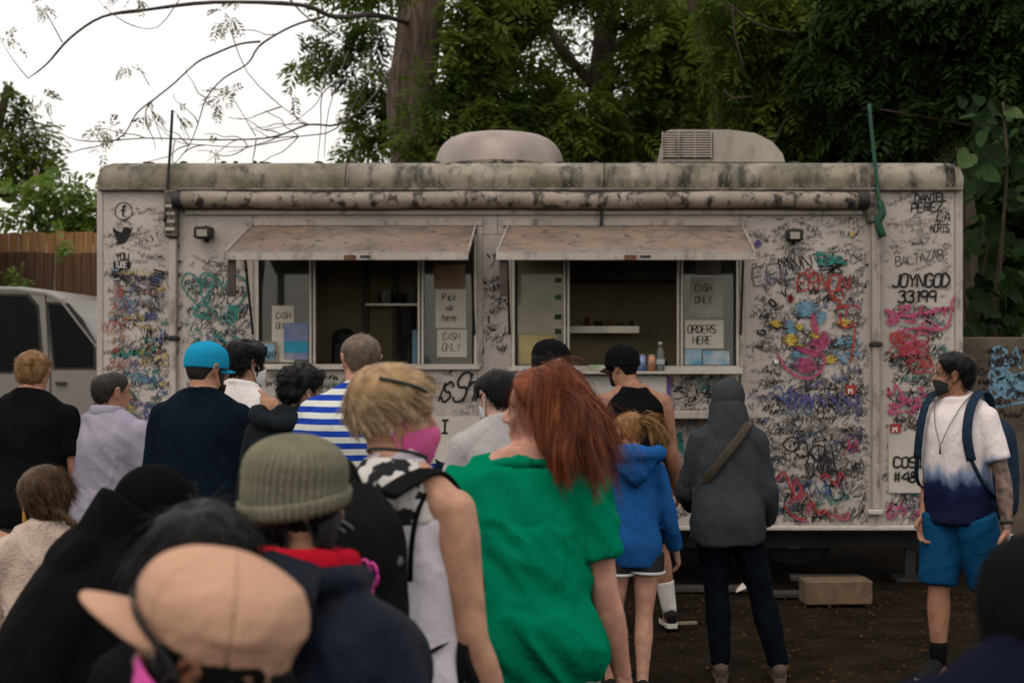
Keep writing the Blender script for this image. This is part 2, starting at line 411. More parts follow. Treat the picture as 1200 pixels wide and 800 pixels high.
for a, b_, l, r in ((116, 405, 1, 0), (406, 707.5, 0, 0), (708.5, 1024, 0, 0), (1025, 1128, 0, 1)):
    o = roof_section(a, b_, l, r)
tpart('gutter_rail', [box(tx(118), tx(1126), TY-.045, TY-.004, tz(224), tz(220.5), .004)], mat('gutter_shade', (.13, .115, .095), var=.5, scale=14))  # rail coloured dark to paint the shadow line under the roof edge
tpart('gutter_rail', [box(tx(215), tx(1020), TY-.06, TY-.006, tz(228), tz(225), .003)], M_dark)  # dark strip continues the painted shadow line below the rail
# loose ragged bits of sealant on the roof edge
for i in range(26):
    px = random.uniform(130, 1110); w = random.uniform(2, 9)
    tpart('roof_debris', [ellipsoid((tx(px), TY+.1+random.random()*.06, tz(188.5)), (w/S, .03, random.uniform(.008, .02)), 7, 4)], M_dark)
# rolled awning tube with end caps
tpart('awning_roll', [tube([(tx(p), TY-.075, tz(236)-.004*math.sin(p*.02)) for p in np.linspace(217, 1003, 30)], [.062+.003*math.sin(i*1.7) for i in range(30)], n=18, ref=(0, 1, 0))], M_tube, smooth=True)
tpart('awning_end_cap', [cyl((tx(1003), TY-.075, tz(236)), (tx(1016), TY-.075, tz(236)), .066, .06)], M_black)
tpart('awning_end_cap', [cyl((tx(207), TY-.075, tz(236)), (tx(217), TY-.075, tz(236)), .066)], M_black)
tpart('trim_rail', [box(tx(218), tx(1010), TY-.03, TY-.004, tz(252), tz(247), .003)], M_trim)  # plain rail in trim paint below the awning roll
# awning arms folded down the wall
for a, b_, y0, y1, yj in ((200, 209, 281, 560, 396), (1020.5, 1030.5, 262, 596, 403)):
    tpart('awning_arm', [box(tx(a), tx(b_), TY-.055, TY-.004, tz(yj-2), tz(y0), .006)], M_trim)
    tpart('awning_arm', [box(tx(a)+.004, tx(b_)-.004, TY-.05, TY-.004, tz(y1), tz(yj+3), .006)], M_trim)
    tpart('arm_joint', [box(tx(a)-.015, tx(b_)+.015, TY-.065, TY-.003, tz(yj+3), tz(yj-2), .006)], M_black)
    tpart('arm_foot', [box(tx(a)-.03, tx(b_)+.02, TY-.06, TY-.003, tz(y1+6), tz(y1), .006)], M_alu)
tpart('arm_bracket', [box(tx(196), tx(211), TY-.08, TY-.004, tz(279), tz(224), .01)], mat('bracket_grime', (.10, .085, .07), var=.7, scale=22))
tpart('arm_bracket', [box(tx(1014), tx(1024), TY-.07, TY-.004, tz(262), tz(226), .01)], mat('bracket_grime', (.10, .085, .07)))
for i in range(4):
    tpart('bracket_clip', [box(tx(198), tx(209), TY-.09, TY-.081, tz(245+i*9), tz(241+i*9), .003)], M_trim)
# roof exhaust dome and air conditioner
dv = []
for i in range(9):
    t = i/8*math.pi/2
    for q in range(40):
        th = 2*math.pi*q/40; r = math.cos(t)**.45
        dv.append((tx(573)+.525*r*math.cos(th), TY+1.0+.45*r*math.sin(th), tz(184)+.05+.285*math.sin(t)))
f = grid_faces(9, 40); f.append(tuple(range(8*40, 9*40)))
tpart('roof_vent_dome', [(dv, f)], mat('vent_metal', (.27, .225, .20), rough=.5, metal=.3, var=.2, scale=4), smooth=True)
tpart('roof_vent_base', [cyl((tx(573), TY+1.0, tz(186)-.05), (tx(573), TY+1.0, tz(184)+.055), .50, .51, 40)], M_roof)
AY = TY+.75; sA = F/AY
def ax(p): return (p-PX)*AY/F
def az(p): return CAM_Z+(PY-p)*AY/F
prof = [(775, 190), (773, 176), (778, 155), (786, 152), (855, 152), (885, 156), (905, 166), (917, 180), (920, 190)]
v = [(ax(a), AY, az(b)) for a, b in prof]+[(ax(a), AY+.7, az(b)) for a, b in prof]; n = len(prof)
ac = tpart('air_conditioner', [(v, [tuple(range(n))[::-1], tuple(range(n, 2*n))]+[(i, (i+1) % n, n+(i+1) % n, n+i) for i in range(n)])], wall_material('ac_shell', (.31, .28, .235), 0))
add_mould(MATS['ac_shell'], (.12, .12, .06), 5, (1, 1, .3), .5, .7, .8)
tpart('grille', [box(ax(776), ax(835), AY-.012, AY-.003, az(186), az(155))], M_black, ac)
for i in range(10):
    y = 157+i*2.9
    tpart('louvre', [box(ax(777), ax(834), AY-.03, AY-.0125, az(y+1.5), az(y), .001)], M_trim, ac)
for p in (776, 795, 814, 833): tpart('grille_bar', [box(ax(p)-.004, ax(p)+.004, AY-.035, AY-.031, az(186), az(155))], M_trim, ac)
# windows
def window(W, mull):
    x0, x1, y0, y1 = W; w = 3.2
    P = [box(tx(x0), tx(x0+w), TY-.01, TY+.06, tz(y1), tz(y0)), box(tx(x1-w), tx(x1), TY-.01, TY+.06, tz(y1), tz(y0)),
         box(tx(x0+w)+.0005, tx(x1-w)-.0005, TY-.012, TY+.06, tz(y1), tz(y1-3.5)), box(tx(x0+w)+.0005, tx(x1-w)-.0005, TY-.008, TY+.06, tz(y0+3), tz(y0))]
    wo = tpart('window', P, M_alu)
    tpart('window_gasket', [box(tx(x0+w)+.001, tx(x0+w+3), TY+.012, TY+.05, tz(y1-3.6), tz(y0+3.1))], M_black, wo)
    tpart('window_gasket', [box(tx(x1-w-3), tx(x1-w)-.001, TY+.012, TY+.05, tz(y1-3.6), tz(y0+3.1))], M_black, wo)
    for m_ in mull:
        for d in (-2.4, 2.0):
            tpart('mullion', [box(tx(m_+d-1.5), tx(m_+d+1.5), TY+.003, TY+.045, tz(y1-3.6), tz(y0+3.1), .004)], M_alu, wo)
    for a, b_ in ((x0+w+3.2, mull[0]-4.2), (mull[1]+4.2, x1-w-3.2)):
        tpart('pane', [box(tx(a), tx(b_), TY+.022, TY+.027, tz(y1-3.7), tz(y0+3.2))], M_glass, wo)
    tpart('sill', [box(tx(x0-4), tx(x1+4), TY-.05, TY-.0125, tz(y1+3), tz(y1-2), .004)], M_alu, wo)
    return wo
w1 = window(W1, (366, 493)); w2 = window(W2, (664, 797))
for a, b_ in ((290, 566), (589, 873)):
    tpart('hatch_hinge_trim', [box(tx(a), tx(b_), TY-.03, TY-.003, tz(265), tz(257), .004)], M_trim)
    tpart('hatch_side_trim', [box(tx(b_-7), tx(b_), TY-.022, TY-.003, tz(430), tz(265.5), .004)], M_trim)
tpart('cable_cover', [box(tx(703), tx(707), TY-.045, TY-.031, tz(265), tz(248))], M_black)
# propped hatches
def hatch(x0, x1, spread, ptag):
    proj, thick = .72, .035; zh = tz(265); zo = CAM_Z+(PY-297)*(TY-proj)/F
    v = []
    for t in (0, 1):
        y = TY-.032-t*(proj-.032); z = zh+(zo-zh)*t
        for x in (tx(x0)-spread*t, tx(x1)+spread*t):
            v += [(x, y, z), (x, y+.012, z-thick)]
    f = [(0, 2, 6, 4), (1, 5, 7, 3), (0, 4, 5, 1), (2, 3, 7, 6), (4, 6, 7, 5), (0, 1, 3, 2)]
    h = tpart('serving_hatch', [(v, f)], M_hatch); h['label'] = ptag
    y = TY-proj; tpart('hatch_lip', [box(tx(x0)-spread-.004, tx(x1)+spread+.004, y-.014, y-.001, zo-.048, zo+.004, .004)], M_trim, h)
    mx = .5*(tx(x0)+tx(x1))
    tpart('hatch_latch', [box(mx-.01, mx+.07, y-.028, y-.0145, zo-.05, zo-.012, .004)], mat('rust', (.10, .045, .03), var=.4, scale=30), h)
    tpart('hatch_latch_plate', [box(mx+.1, mx+.17, y-.02, y-.0145, zo-.03, zo-.015)], M_black, h)
    for a_, b_ in ((2, 6), (6, 4), (4, 0)):
        e0, e1 = np.array(v[a_]), np.array(v[b_]); n_ = np.array((0, -.28, .72)); n_ = n_/np.linalg.norm(n_); tpart('hatch_edge', [tube([e0+n_*.004, e1+n_*.004], [(.014, .006)]*2, n=8, ref=(0, .7, -.28) if a_ != 2 else (0, .7, -.28))], M_trim, h)
    for xx in (tx(x0)+.01, tx(x1)-.01):
        tpart('gas_strut', [cyl((xx, TY-.03, tz(392)), (xx, TY-.30, zh+(zo-zh)*.42-.03), .009)], M_black, h)
    xs = tx(x0)-spread+.02
    tpart('hatch_strap', [box(xs, xs+.055, y+.01, y+.022, zo-.30, zo-.03)], mat('strap', (.05, .04, .035), var=.3), h)
hatch(296, 558, .012, 'tan weathered board hatch over the pick up window'); hatch(596, 869, .03, 'tan weathered board hatch over the orders window')
# counter shelf under the right window, fold-down ledge
tpart('serving_counter', [box(tx(655), tx(868), TY-.16, TY-.052, tz(438), tz(434.5), .004)], M_alu)
tpart('folding_shelf', [box(tx(752), tx(872), TY-.30, TY-.004, tz(489), tz(480), .006)], M_trim)
# floodlights
for cx, cy, w in ((243, 274, 20), (929, 277, 19)):
    fl = tpart('floodlight', [box(tx(cx-w/2), tx(cx+w/2), TY-.14, TY-.03, tz(cy+7), tz(cy-7), .012), box(tx(cx-2), tx(cx+2), TY-.04, TY-.003, tz(cy+10), tz(cy-9))], M_black)
    tpart('lens', [box(tx(cx-w/2+4), tx(cx+w/2-4), TY-.146, TY-.141, tz(cy+5), tz(cy-3))], mat('lamp_lens', (.26, .24, .2), rough=.3), fl)
# rods with green cord
def rope(pts, r, name, m): return tpart(name, [tube(pts, [r]*len(pts), n=8, sub=3)], m, smooth=True)
M_green = mat('green_cord', (.012, .055, .035), rough=.7, var=.3)
rope([(tx(203), TY-.02, tz(130)), (tx(202), TY-.05, tz(175)), (tx(199), TY-.06, tz(222)), (tx(198), TY-.09, tz(262))], .011, 'tie_rod', mat('dark_cord', (.02, .028, .024)))
rope([(tx(1018), TY-.02, tz(123)), (tx(1021), TY-.05, tz(165)), (tx(1026), TY-.06, tz(215)), (tx(1028), TY-.09, tz(240))], .014, 'tie_rod', M_green)
rope([(tx(1028), TY-.09, tz(238)), (tx(1031), TY-.1, tz(252)), (tx(1026), TY-.1, tz(262)), (tx(1032), TY-.09, tz(279))], .03, 'tied_cord', M_green)
# chassis, wheels, planks below
tpart('chassis', [box(tx(260), tx(1090), TY+.35, TY+.5, tz(648), tz(618)), box(tx(260), tx(1090), TY+1.7, TY+1.85, tz(648), tz(618))], M_dark)
def wheel(px, y):
    w = tpart('wheel', [tube([(tx(px), y, .37), (tx(px), y+.03, .37), (tx(px), y+.2, .37), (tx(px), y+.23, .37)], [.33, .37, .37, .33], n=28, ref=(1, 0, 0))], M_black)
    tpart('rim', [tube([(tx(px), y-.004, .37), (tx(px), y+.02, .37)], [.2, .21], n=20)], mat('rim_steel', (.2, .19, .18), rough=.5, metal=.5), w)
wheel(170, TY+.12); wheel(170, TY+1.9); wheel(950, TY+1.0); wheel(840, TY+1.0)
for x in (450, 1080): tpart('support_jack', [box(tx(x)-.04, tx(x)+.04, TY+.4, TY+.48, 0, tz(648)+.001), box(tx(x)-.12, tx(x)+.12, TY+.32, TY+.56, 0, .03)], M_dark)
# inside the kitchen
def kt(name, parts, m, smooth=False): return tpart(name, parts, m, smooth=smooth)
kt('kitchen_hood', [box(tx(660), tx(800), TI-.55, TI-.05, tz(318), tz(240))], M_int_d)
kt('kitchen_shelf', [box(tx(648), tx(752), TI-.4, TI-.05, tz(381), tz(377))], M_steel)
kt('shelf_front', [box(tx(648), tx(752), TI-.43, TI-.401, tz(386), tz(377.5))], M_steel)
for i, (w_, h_, c_) in enumerate(((9, 9, (.08, .06, .05)), (12, 6, (.3, .28, .24)), (7, 12, (.16, .05, .03)), (11, 7, (.05, .05, .05)), (8, 10, (.28, .2, .08)), (12, 5, (.12, .12, .12)), (7, 8, (.06, .10, .05)))):
    kt('kitchen_tub', [tube([(tx(655+i*14.5), TI-.22, tz(377)+.001), (tx(655+i*14.5), TI-.22, tz(377)+h_/S)], [w_/S*.42, w_/S*.5], n=14)], mat('tub_%d' % i, c_), True)
for i, (px, pt, w_, h_, c_) in enumerate(((385, 0, 20, 22, (.25, .2, .12)), (408, 0, 14, 14, (.4, .38, .34)), (428, 0, 16, 30, (.06, .05, .045)), (680, 0, 16, 14, (.3, .28, .25)), (704, 0, 20, 20, (.12, .11, .1)), (735, 0, 14, 26, (.22, .06, .03)), (752, 0, 18, 12, (.4, .36, .28)), (782, 0, 12, 30, (.05, .05, .05)))):
    kt('kitchen_tub', [box(tx(px)-w_/S/2, tx(px)+w_/S/2, TI-.5, TI-.3, tz(452)+.001, tz(452)+h_/S, .008)], mat('crate_%d' % i, c_))
kt('kitchen_shelf', [box(tx(395), tx(470), TI-.3, TI-.05, tz(350), tz(347))], M_steel)
for i in range(4): kt('kitchen_tub', [cyl((tx(402+i*17), TI-.17, tz(347)+.001), (tx(402+i*17), TI-.17, tz(347)+.09+.03*(i % 2)), .045)], mat('crate_%d' % i, (.2, .2, .2)))
kt('cooking_counter', [box(tx(130), tx(1100), TI-.6, TI-.05, tz(600), tz(452))], M_steel)
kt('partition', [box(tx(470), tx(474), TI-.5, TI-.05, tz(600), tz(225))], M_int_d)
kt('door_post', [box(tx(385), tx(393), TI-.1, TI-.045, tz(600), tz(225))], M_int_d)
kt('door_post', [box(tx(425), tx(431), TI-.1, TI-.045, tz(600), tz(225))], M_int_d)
kt('paper_roll', [cyl((tx(452), TI-.4, tz(425)), (tx(452), TI-.4, tz(352)), .07, .07, 20)], mat('grey_roll', (.045, .04, .036)))
kt('kitchen_equipment', [box(tx(372), tx(398), TY+.5, TY+.8, tz(450), tz(395), .03), ellipsoid((tx(385), TY+.62, tz(393)), (.1, .1, .07))], M_black)
kt('kitchen_equipment', [box(tx(462), tx(480), TY+.45, TY+.7, tz(450), tz(398), .03), ellipsoid((tx(470), TY+.6, tz(398)), (.08, .08, .05))], M_black)
kt('inner_shelf', [box(tx(302), tx(864), TY+.06, TY+.3, tz(436), tz(433.5))], M_steel)
kt('blue_box', [box(tx(481), tx(489), TY+.1, TY+.25, tz(433), tz(386))], mat('blue_card', (.12, .22, .30), var=.1))

# ---------------- notices behind and in front of the glass
INK = {k: ink(k, c) for k, c in dict(black=(.012, .012, .014), grey=(.12, .112, .108), teal=(.03, .18, .155), blue=(.05, .09, .21), sky=(.13, .25, .34),
       red=(.27, .035, .03), pink=(.33, .06, .13), yellow=(.46, .33, .06), purple=(.07, .055, .17), orange=(.36, .14, .08), white=(.6, .57, .53)).items()}
def sheet(x0, x1, y0, y1, m, y, lines=(), rot=0, name='paper_notice', c='grey', lw=.006):
    o = tpart(name, [box(tx(x0), tx(x1), y, y+.002, tz(y1), tz(y0))], m)
    if lines:
        k = Ink()
        for t, px, py, h in lines: k.text(t, tx(px)-TO[0], tz(py)-TO[2], h/S, lw, slant=.05, jit=.12, sub=1, aspect=.75)
        ko = k.make('lettering', INK[c], o, y-.0015-TO[1])
    return o
FONT.update({'c': '33,24,14,03,01,10,20,31', 'k': '00,06|34,02,30'})
GYI = TY+.016
sheet(510, 546, 339, 384, M_paper, GYI, [('Pick', 518, 352, 8), ('up', 523, 363, 7), ('here', 518, 376, 8)], c='black', lw=.0075)
sheet(512, 547, 386, 418, M_paper, GYI-.003, [('CASH', 519, 398, 8), ('ONLY', 518, 411, 9)], c='black', lw=.006)
sheet(508, 545, 310, 338, mat('brown_card', (.18, .12, .07)), GYI+.002)
sheet(809, 847, 325, 372, mat('dim_paper', (.26, .26, .215)), GYI, [('CASH', 815, 341, 8), ('ONLY', 815, 355, 8)], c='black', lw=.007)
sheet(803, 848, 375, 408, M_paper, GYI-.003, [('ORDERS', 806, 390, 9), ('HERE', 812, 403, 9)], c='black', lw=.009)
sheet(815, 845, 305, 322, mat('dark_card', (.07, .06, .055)), GYI+.003)
sheet(803, 822, 409, 427, mat('blue_leaflet', (.06, .28, .42), c2=(.5, .5, .48), scale=9), GYI-.006)
sheet(824, 855, 411, 427, mat('blue_leaflet', (.06, .28, .42)), GYI-.006)
sheet(318, 344, 358, 424, M_paper, GYI, [('CASH', 323, 373, 7), ('ONLY', 323, 385, 7)], c='black', lw=.006)
sheet(332, 361, 378, 421, mat('photo_top', (.30, .28, .30), c2=(.10, .17, .34), scale=6), GYI-.004)
sheet(332.5, 360, 400, 413, mat('poster_blue', (.03, .26, .38), var=.15), GYI-.007)
sheet(304, 325, 400, 424, mat('plaque_frame', (.22, .19, .17)), TY-.014, name='plaque')
sheet(307, 322, 403, 421, mat('plaque_blue', (.20, .36, .46), var=.2, scale=14), TY-.018, [('2017', 309, 419, 7)], name='plaque_print', c='black', lw=.008)
sheet(606, 659, 300, 391, mat('menu_reflection', (.40, .35, .22), var=.15, scale=5), GYI+.01)  # beige menu sheet, its colour painting the interior's reflection in this pane
sheet(608, 652, 392, 426, mat('menu_yellow', (.34, .28, .12)), GYI+.004)
for y in (325, 345, 368, 385): sheet(650, 658, y, y+6, mat('green_tab', (.10, .17, .06)), GYI+.006)
# a board hung below the window, and the striped panel under it
bd = sheet(440, 563, 487, 541, mat('notice_board', (.52, .48, .42), var=.1), TY-.04, [('I', 518, 507, 15)], name='notice_board', c='black', lw=.022)
k = Ink(); 
for i in range(9):
    a = 430+i*16; k.poly([(tx(a)-TO[0], tz(575)), (tx(a+8)-TO[0], tz(575)), (tx(a+30)-TO[0], tz(543)), (tx(a+22)-TO[0], tz(543))])
k.make('striped_panel', INK['red'], truck, TY-.006-TO[1])
sheet(668, 782, 441, 474, mat('menu_white', (.60, .58, .55), var=.08), TY-.02)
sheet(781, 786, 441, 474, mat('menu_edge', (.06, .10, .26), c2=(.2, .06, .2)), TY-.024)
sheet(1041, 1082, 505, 577, mat('white_patch', (.40, .37, .32), var=.15, scale=5), TY-.012)
rv = []
for a, b_, y in ((292, 564, 261), (592, 871, 261), (125, 1120, 218)):
    for p in np.arange(a, b_, 9.5): rv.append(ellipsoid((tx(p), TY-(.031 if y > 220 else .038), tz(y)), (.0048, .004, .0048), 6, 4))
for x in (117.5, 1123.5):
    for y in np.arange(232, 610 if x > 500 else 490, 11): rv.append(ellipsoid((tx(x), TY-.0125, tz(y)), (.0048, .004, .0048), 6, 4))
tpart('rivets', rv, M_trim, kind='stuff')
# ---------------- graffiti
LY = {k: -.003-.0016*i for i, k in enumerate(['grey', 'black', 'white', 'orange', 'teal', 'blue', 'purple', 'sky', 'yellow', 'pink', 'red'])}
G = {k: Ink() for k in INK}
ox = TO[0]
def off_wall(p):
    x, z = p[:, 0]+ox, p[:, 1]; bad = (z < tz(615)) | (x < tx(117)) | (x > tx(1119))
    for a, b_, c, d in (W1, W2): bad |= (x > tx(a-3)) & (x < tx(b_+3)) & (z > tz(d+3)) & (z < tz(c))
    return bad.any()
for k_ in G.values(): k_.clip = off_wall
def gx(p): return tx(p)-ox
def zone(x0, x1, y0, y1, n, cols, hmin=2.2, hmax=6, wmax=1.0, dens=0.0):
    wmax *= .66
    for _ in range(int(n*1.0)):
        t = random.random()**(1/(1+dens)); py = y0+(y1-y0)*t; px = random.uniform(x0, x1-6)
        h = random.uniform(hmin, hmax)*(1 if random.random() < .85 else 1.7); c = random.choice(cols)
        nl = max(2, min(random.randint(3, 9), int((x1-px)/(h*.75))))
        G[c].scrawl(gx(px), tz(py), h/S, nl, random.uniform(.34, max(.46, wmax))*min(1.5, h/4.5)/S, rot=random.gauss(0, .3), slant=random.uniform(-.1, .5))
BK = ['black']*7+['grey']*7
zone(119, 198, 245, 335, 90, BK+['grey']*8, 2, 4.5, .7)
zone(119, 198, 320, 494, 190, BK+['grey']*4+['blue', 'teal', 'sky', 'orange', 'yellow', 'purple'], 3, 8)
zone(119, 150, 340, 494, 25, ['orange', 'orange', 'red'], 4, 8)
zone(119, 197, 350, 380, 8, ['blue', 'sky'], 5, 9, 1.3); zone(119, 197, 395, 435, 10, ['yellow', 'orange', 'black'], 6, 10, 1.4); zone(125, 197, 440, 494, 12, ['black', 'purple', 'blue', 'teal'], 6, 12, 1.5)
zone(214, 293, 300, 340, 50, BK, 2, 5, .7); zone(214, 296, 335, 616, 230, BK+['teal', 'teal', 'blue'], 3, 9)
zone(200, 209, 290, 550, 40, BK+['teal'], 3, 7); zone(1021, 1030, 270, 590, 42, BK, 3, 6)
zone(562, 597, 300, 617, 130, BK, 3, 9); zone(298, 478, 434, 490, 70, BK+['teal'], 3, 8); zone(478, 558, 434, 486, 26, ['grey'], 2, 4, .6); zone(298, 558, 488, 617, 210, BK+['grey', 'teal', 'red'], 3, 8)
zone(602, 866, 442, 617, 320, BK+['teal', 'grey'], 3, 8)
zone(872, 1016, 252, 300, 90, BK+['grey']*6, 2, 5, .6)
zone(872, 1018, 290, 616, 660, BK+['grey']*4+['blue'], 2.5, 7.5, 1.1, .35)
zone(1034, 1116, 228, 310, 85, BK+['grey']*8, 2, 4.5, .7); zone(1034, 1116, 318, 358, 26, ['grey'], 2, 4, .6); zone(1034, 1116, 358, 616, 300, BK+['grey', 'teal'], 2.5, 7, 1.1, .3)
for z_ in ((119, 196, 330, 490, 8), (214, 293, 345, 610, 12), (300, 556, 492, 610, 16), (604, 862, 445, 610, 22), (874, 1014, 430, 612, 11), (1036, 1114, 395, 610, 16)):
    zone(*z_, ['black']*5+['grey', 'blue', 'purple', 'teal', 'red'], 7, 14, 1.9)
def tag_line(c, pts, w): G[c].stroke(smooth_line([(gx(a), tz(b)) for a, b in pts], 4), w/S)
def tag_text(c, t, px, py, h, w, **k): G[c].text(t, gx(px), tz(py), h/S, w/S, **k)
# hearts, loops
for cx, cy, r in ((262, 345, 26), (232, 335, 18)):
    tag_line('teal', [(cx, cy+r*1.3), (cx-r, cy), (cx-r*.8, cy-r*.8), (cx-r*.2, cy-r*.7), (cx, cy-r*.2), (cx+r*.3, cy-r*.8), (cx+r*.9, cy-r*.7), (cx+r, cy), (cx, cy+r*1.3)], 1.8)
for _ in range(9):
    x, y = random.uniform(216, 285), random.uniform(352, 400); tag_line('teal', [(x+random.uniform(-9, 9), y+random.uniform(-7, 7)) for _ in range(6)], 1.8)
# social marks
th = np.linspace(0, 2*math.pi, 25); tag_line('black', [(145+10*math.cos(t), 247.5+10*math.sin(t)) for t in th], 1.0)
tag_line('black', [(148, 241), (145.5, 241.5), (144.5, 244), (144.5, 254)], 2.2); tag_line('black', [(141.5, 246.5), (148, 246.5)], 1.7)
bird = [(132.5, 266), (137, 270.5), (143.5, 272.5), (144, 268.5), (147, 266), (150, 266.3), (152, 267.5), (155.5, 266.6), (153.5, 269.5), (154.8, 270.8), (152.8, 273.5), (151, 279), (147, 284), (141, 286.5), (134, 285.7), (138.5, 283), (135, 280.5), (137.5, 279.7), (133, 276), (135.5, 275.5), (132.7, 271.5)]
G['black'].poly([(gx(a), tz(b)) for a, b in bird][::-1], 0)
tag_text('black', 'YOU', 136, 304, 7.5, 1.5, aspect=.85, slant=0, jit=.05)
G['black'].poly([(gx(a), tz(b)) for a, b in ((133, 306.5), (134, 305.5), (152, 305.5), (153, 306.5), (153, 314), (152, 315), (134, 315), (133, 314))][::-1], 0)
WT = Ink(); WT.text('TUBE', gx(136), tz(313.6), 6.3/S, 1.0/S, slant=0, jit=.05, aspect=.72)
for i, (x, y) in enumerate(((186, 320), (181, 330))):
    for r in range(3): G['black'].stroke([(gx(x-6), tz(y-4+r*3.4)), (gx(x+7), tz(y-1+r*3.4))], 2.6/S)
G['teal'].poly([(gx(a), tz(b)) for a, b in ((201, 324), (208, 325), (208, 336), (201, 335))][::-1])
# legible tags
tag_text('black', 'JOYNGOD', 1045, 336, 15, 2.7, slant=.12, jit=.12, aspect=.78); tag_text('black', '33199', 1052, 354, 13, 2.6, slant=.1, jit=.12, aspect=.92)
tag_text('black', 'BALTAZAR', 1050, 312, 10.5, 1.1, rot=.17, slant=.1, jit=.15, aspect=.82)
tag_text('black', 'DANIEL', 1072, 237, 9, 1.9, rot=.05, jit=.3, aspect=.85); tag_text('black', 'PEREZ', 1068, 249, 10, 1.8, rot=.06, jit=.3, aspect=.9)
tag_text('black', 'LA', 1098, 259, 10, 1.7, jit=.2); tag_text('black', 'NORIS', 1090, 272, 9, 1.4, jit=.2, aspect=.6)
for c, b in (('COSI', 547), ('#48', 564)): G['black'].text(c, gx(1047), tz(b), 11.5/S, 2.7/S, slant=.05, jit=.15, aspect=.95, y=-.01)
tag_text('black', 'nnisShr', 480, 470, 33, 2.9, slant=.36, jit=.04, aspect=.62, gap=1.0, sub=4)
tag_text('black', 'ENDI', 573, 415, 13, 2.4, rot=math.pi/2, jit=.2, aspect=1.1)
tag_text('black', 'MNNTW', 915, 318, 16, 1.7, rot=.1, jit=.4, slant=-.1)
for i in range(4): tag_line('black', [(random.uniform(958, 994), random.uniform(296, 324)) for _ in range(5)], 1.7)
for i in range(4): tag_line('teal', [(random.uniform(950, 1000), random.uniform(294, 312)) for _ in range(5)], 1.4)
tag_text('grey', 'EEL', 884, 335, 20, 2.0, rot=.2, jit=.1)
for i, ch in enumerate("GIOVANNIS"):
    a = math.pi*(1.02-i*.118); tag_text('black', ch, 945-4+44*math.cos(a), 385-46*math.sin(a)+4, 9, 2.1, rot=a-math.pi/2, jit=.1, aspect=.85)
G['red'].fill(gx(926), tz(350), 5/S, 5/S, 2.2/S, 9)
tag_text('red', 'ERNON', 934, 340, 19, 2.4, rot=-.02, jit=.35, aspect=.78)
tag_line('red', [(949+5*math.cos(t), 320+5*math.sin(t)) for t in np.linspace(0, 6.3, 9)], 1.8)
for pts in ([(968, 330), (975, 350), (985, 352), (980, 362), (992, 358), (990, 372)], [(975, 345), (990, 360), (996, 357)], [(983, 366), (988, 384), (1003, 378)], [(1002, 382), (1000, 400), (996, 424)], [(998, 356), (1004, 360)], [(978, 338), (986, 340), (988, 349)], [(1003, 357), (1007, 362)]): tag_line('red', pts, 2.4)
# the round coloured mural: blue, pink and yellow brushwork
for c, a in dict(sky=[(944, 362, 21, 9), (926, 384, 9, 10), (934, 422, 11, 12), (962, 372, 8, 8)], pink=[(954, 380, 6, 13), (958, 402, 14, 6), (948, 412, 22, 4), (944, 428, 20, 9), (965, 397, 7, 10)],
                  yellow=[(909, 379, 10, 4), (988, 378, 11, 4.5), (926, 398, 12, 7), (936, 383, 6, 4), (973, 421, 10, 5), (956, 392, 9, 4), (938, 407, 10, 3)]).items():
    for (x, y, rx, ry) in a:
        for r in range(1): G[c].fill(gx(x), tz(y), rx/S, ry/S, 1.7/S, int(ry*1.2)+3, rot=random.uniform(-.3, .3))
tag_line('pink', [(911, 414), (918, 428), (932, 440), (948, 443), (960, 436), (966, 422), (962, 412)], 3.0); tag_line('pink', [(932, 406), (948, 413), (962, 410), (972, 398)], 3.2)
for _ in range(14): x, y = random.uniform(925, 962), random.uniform(385, 432); tag_line('grey', [(x+random.uniform(-7, 7), y+random.uniform(-6, 6)) for _ in range(5)], 1.3)
for _ in range(26): x, y = random.uniform(978, 1008), random.uniform(396, 425); tag_line('sky', [(x+random.uniform(-5, 5), y+random.uniform(-4, 4)) for _ in range(4)], 1.2)
tag_line('purple', [(920, 462), (925, 455), (932, 462), (930, 476), (922, 474), (930, 458), (945, 470), (948, 460), (950, 480)], 1.7)
for x in (938, 952, 968, 982, 996): tag_line('purple', [(x, 478), (x+3, 460), (x+10, 474), (x+8, 462), (x+14, 478)], 1.7)
tag_line('purple', [(1000, 470), (1006, 482), (1001, 490), (1008, 492)], 1.7); tag_line('purple', [(945, 447), (952, 453), (962, 446), (966, 454)], 1.8)
for s in range(7): x, y = random.uniform(992, 1004), random.uniform(500, 530); tag_line(random.choice(['purple', 'pink']), [(x+random.uniform(-6, 6), y+random.uniform(-8, 8)) for _ in range(4)], 1.4)
for cx, cy, rx, ry in ((928, 520, 9, 8), (940, 526, 7, 10), (958, 530, 9, 9), (966, 545, 7, 12), (975, 560, 11, 9), (980, 575, 8, 11), (950, 545, 5, 14)):
    tag_line('black', [(cx+rx*math.cos(t)+random.uniform(-2, 2), cy+ry*math.sin(t)) for t in np.linspace(random.random(), 7+random.random(), 12)], 1.7)
for x in (958, 966, 974): tag_line('black', [(x, 520), (x+4, 545), (x+10, 572)], 1.7)
for pts in ([(908, 560), (918, 552), (924, 566), (930, 580), (922, 590)], [(928, 572), (932, 560), (938, 572), (934, 584), (944, 575)], [(918, 592), (930, 604), (945, 608)], [(944, 600), (950, 586), (958, 600), (966, 596), (972, 606)], [(960, 560), (968, 555), (978, 566), (984, 552), (990, 560)], [(974, 602), (990, 606), (993, 598)]):
    tag_line('red', pts, 2.1); tag_line('pink', [(a+2, b+3) for a, b in pts], 1.6)
for i in range(22): x, y = random.uniform(1038, 1112), random.uniform(362, 385); tag_line('pink', [(x, y), (x+random.uniform(-10, 14), y+random.uniform(-9, 9)), (x+random.uniform(-6, 12), y+random.uniform(-9, 9))], 2.6)
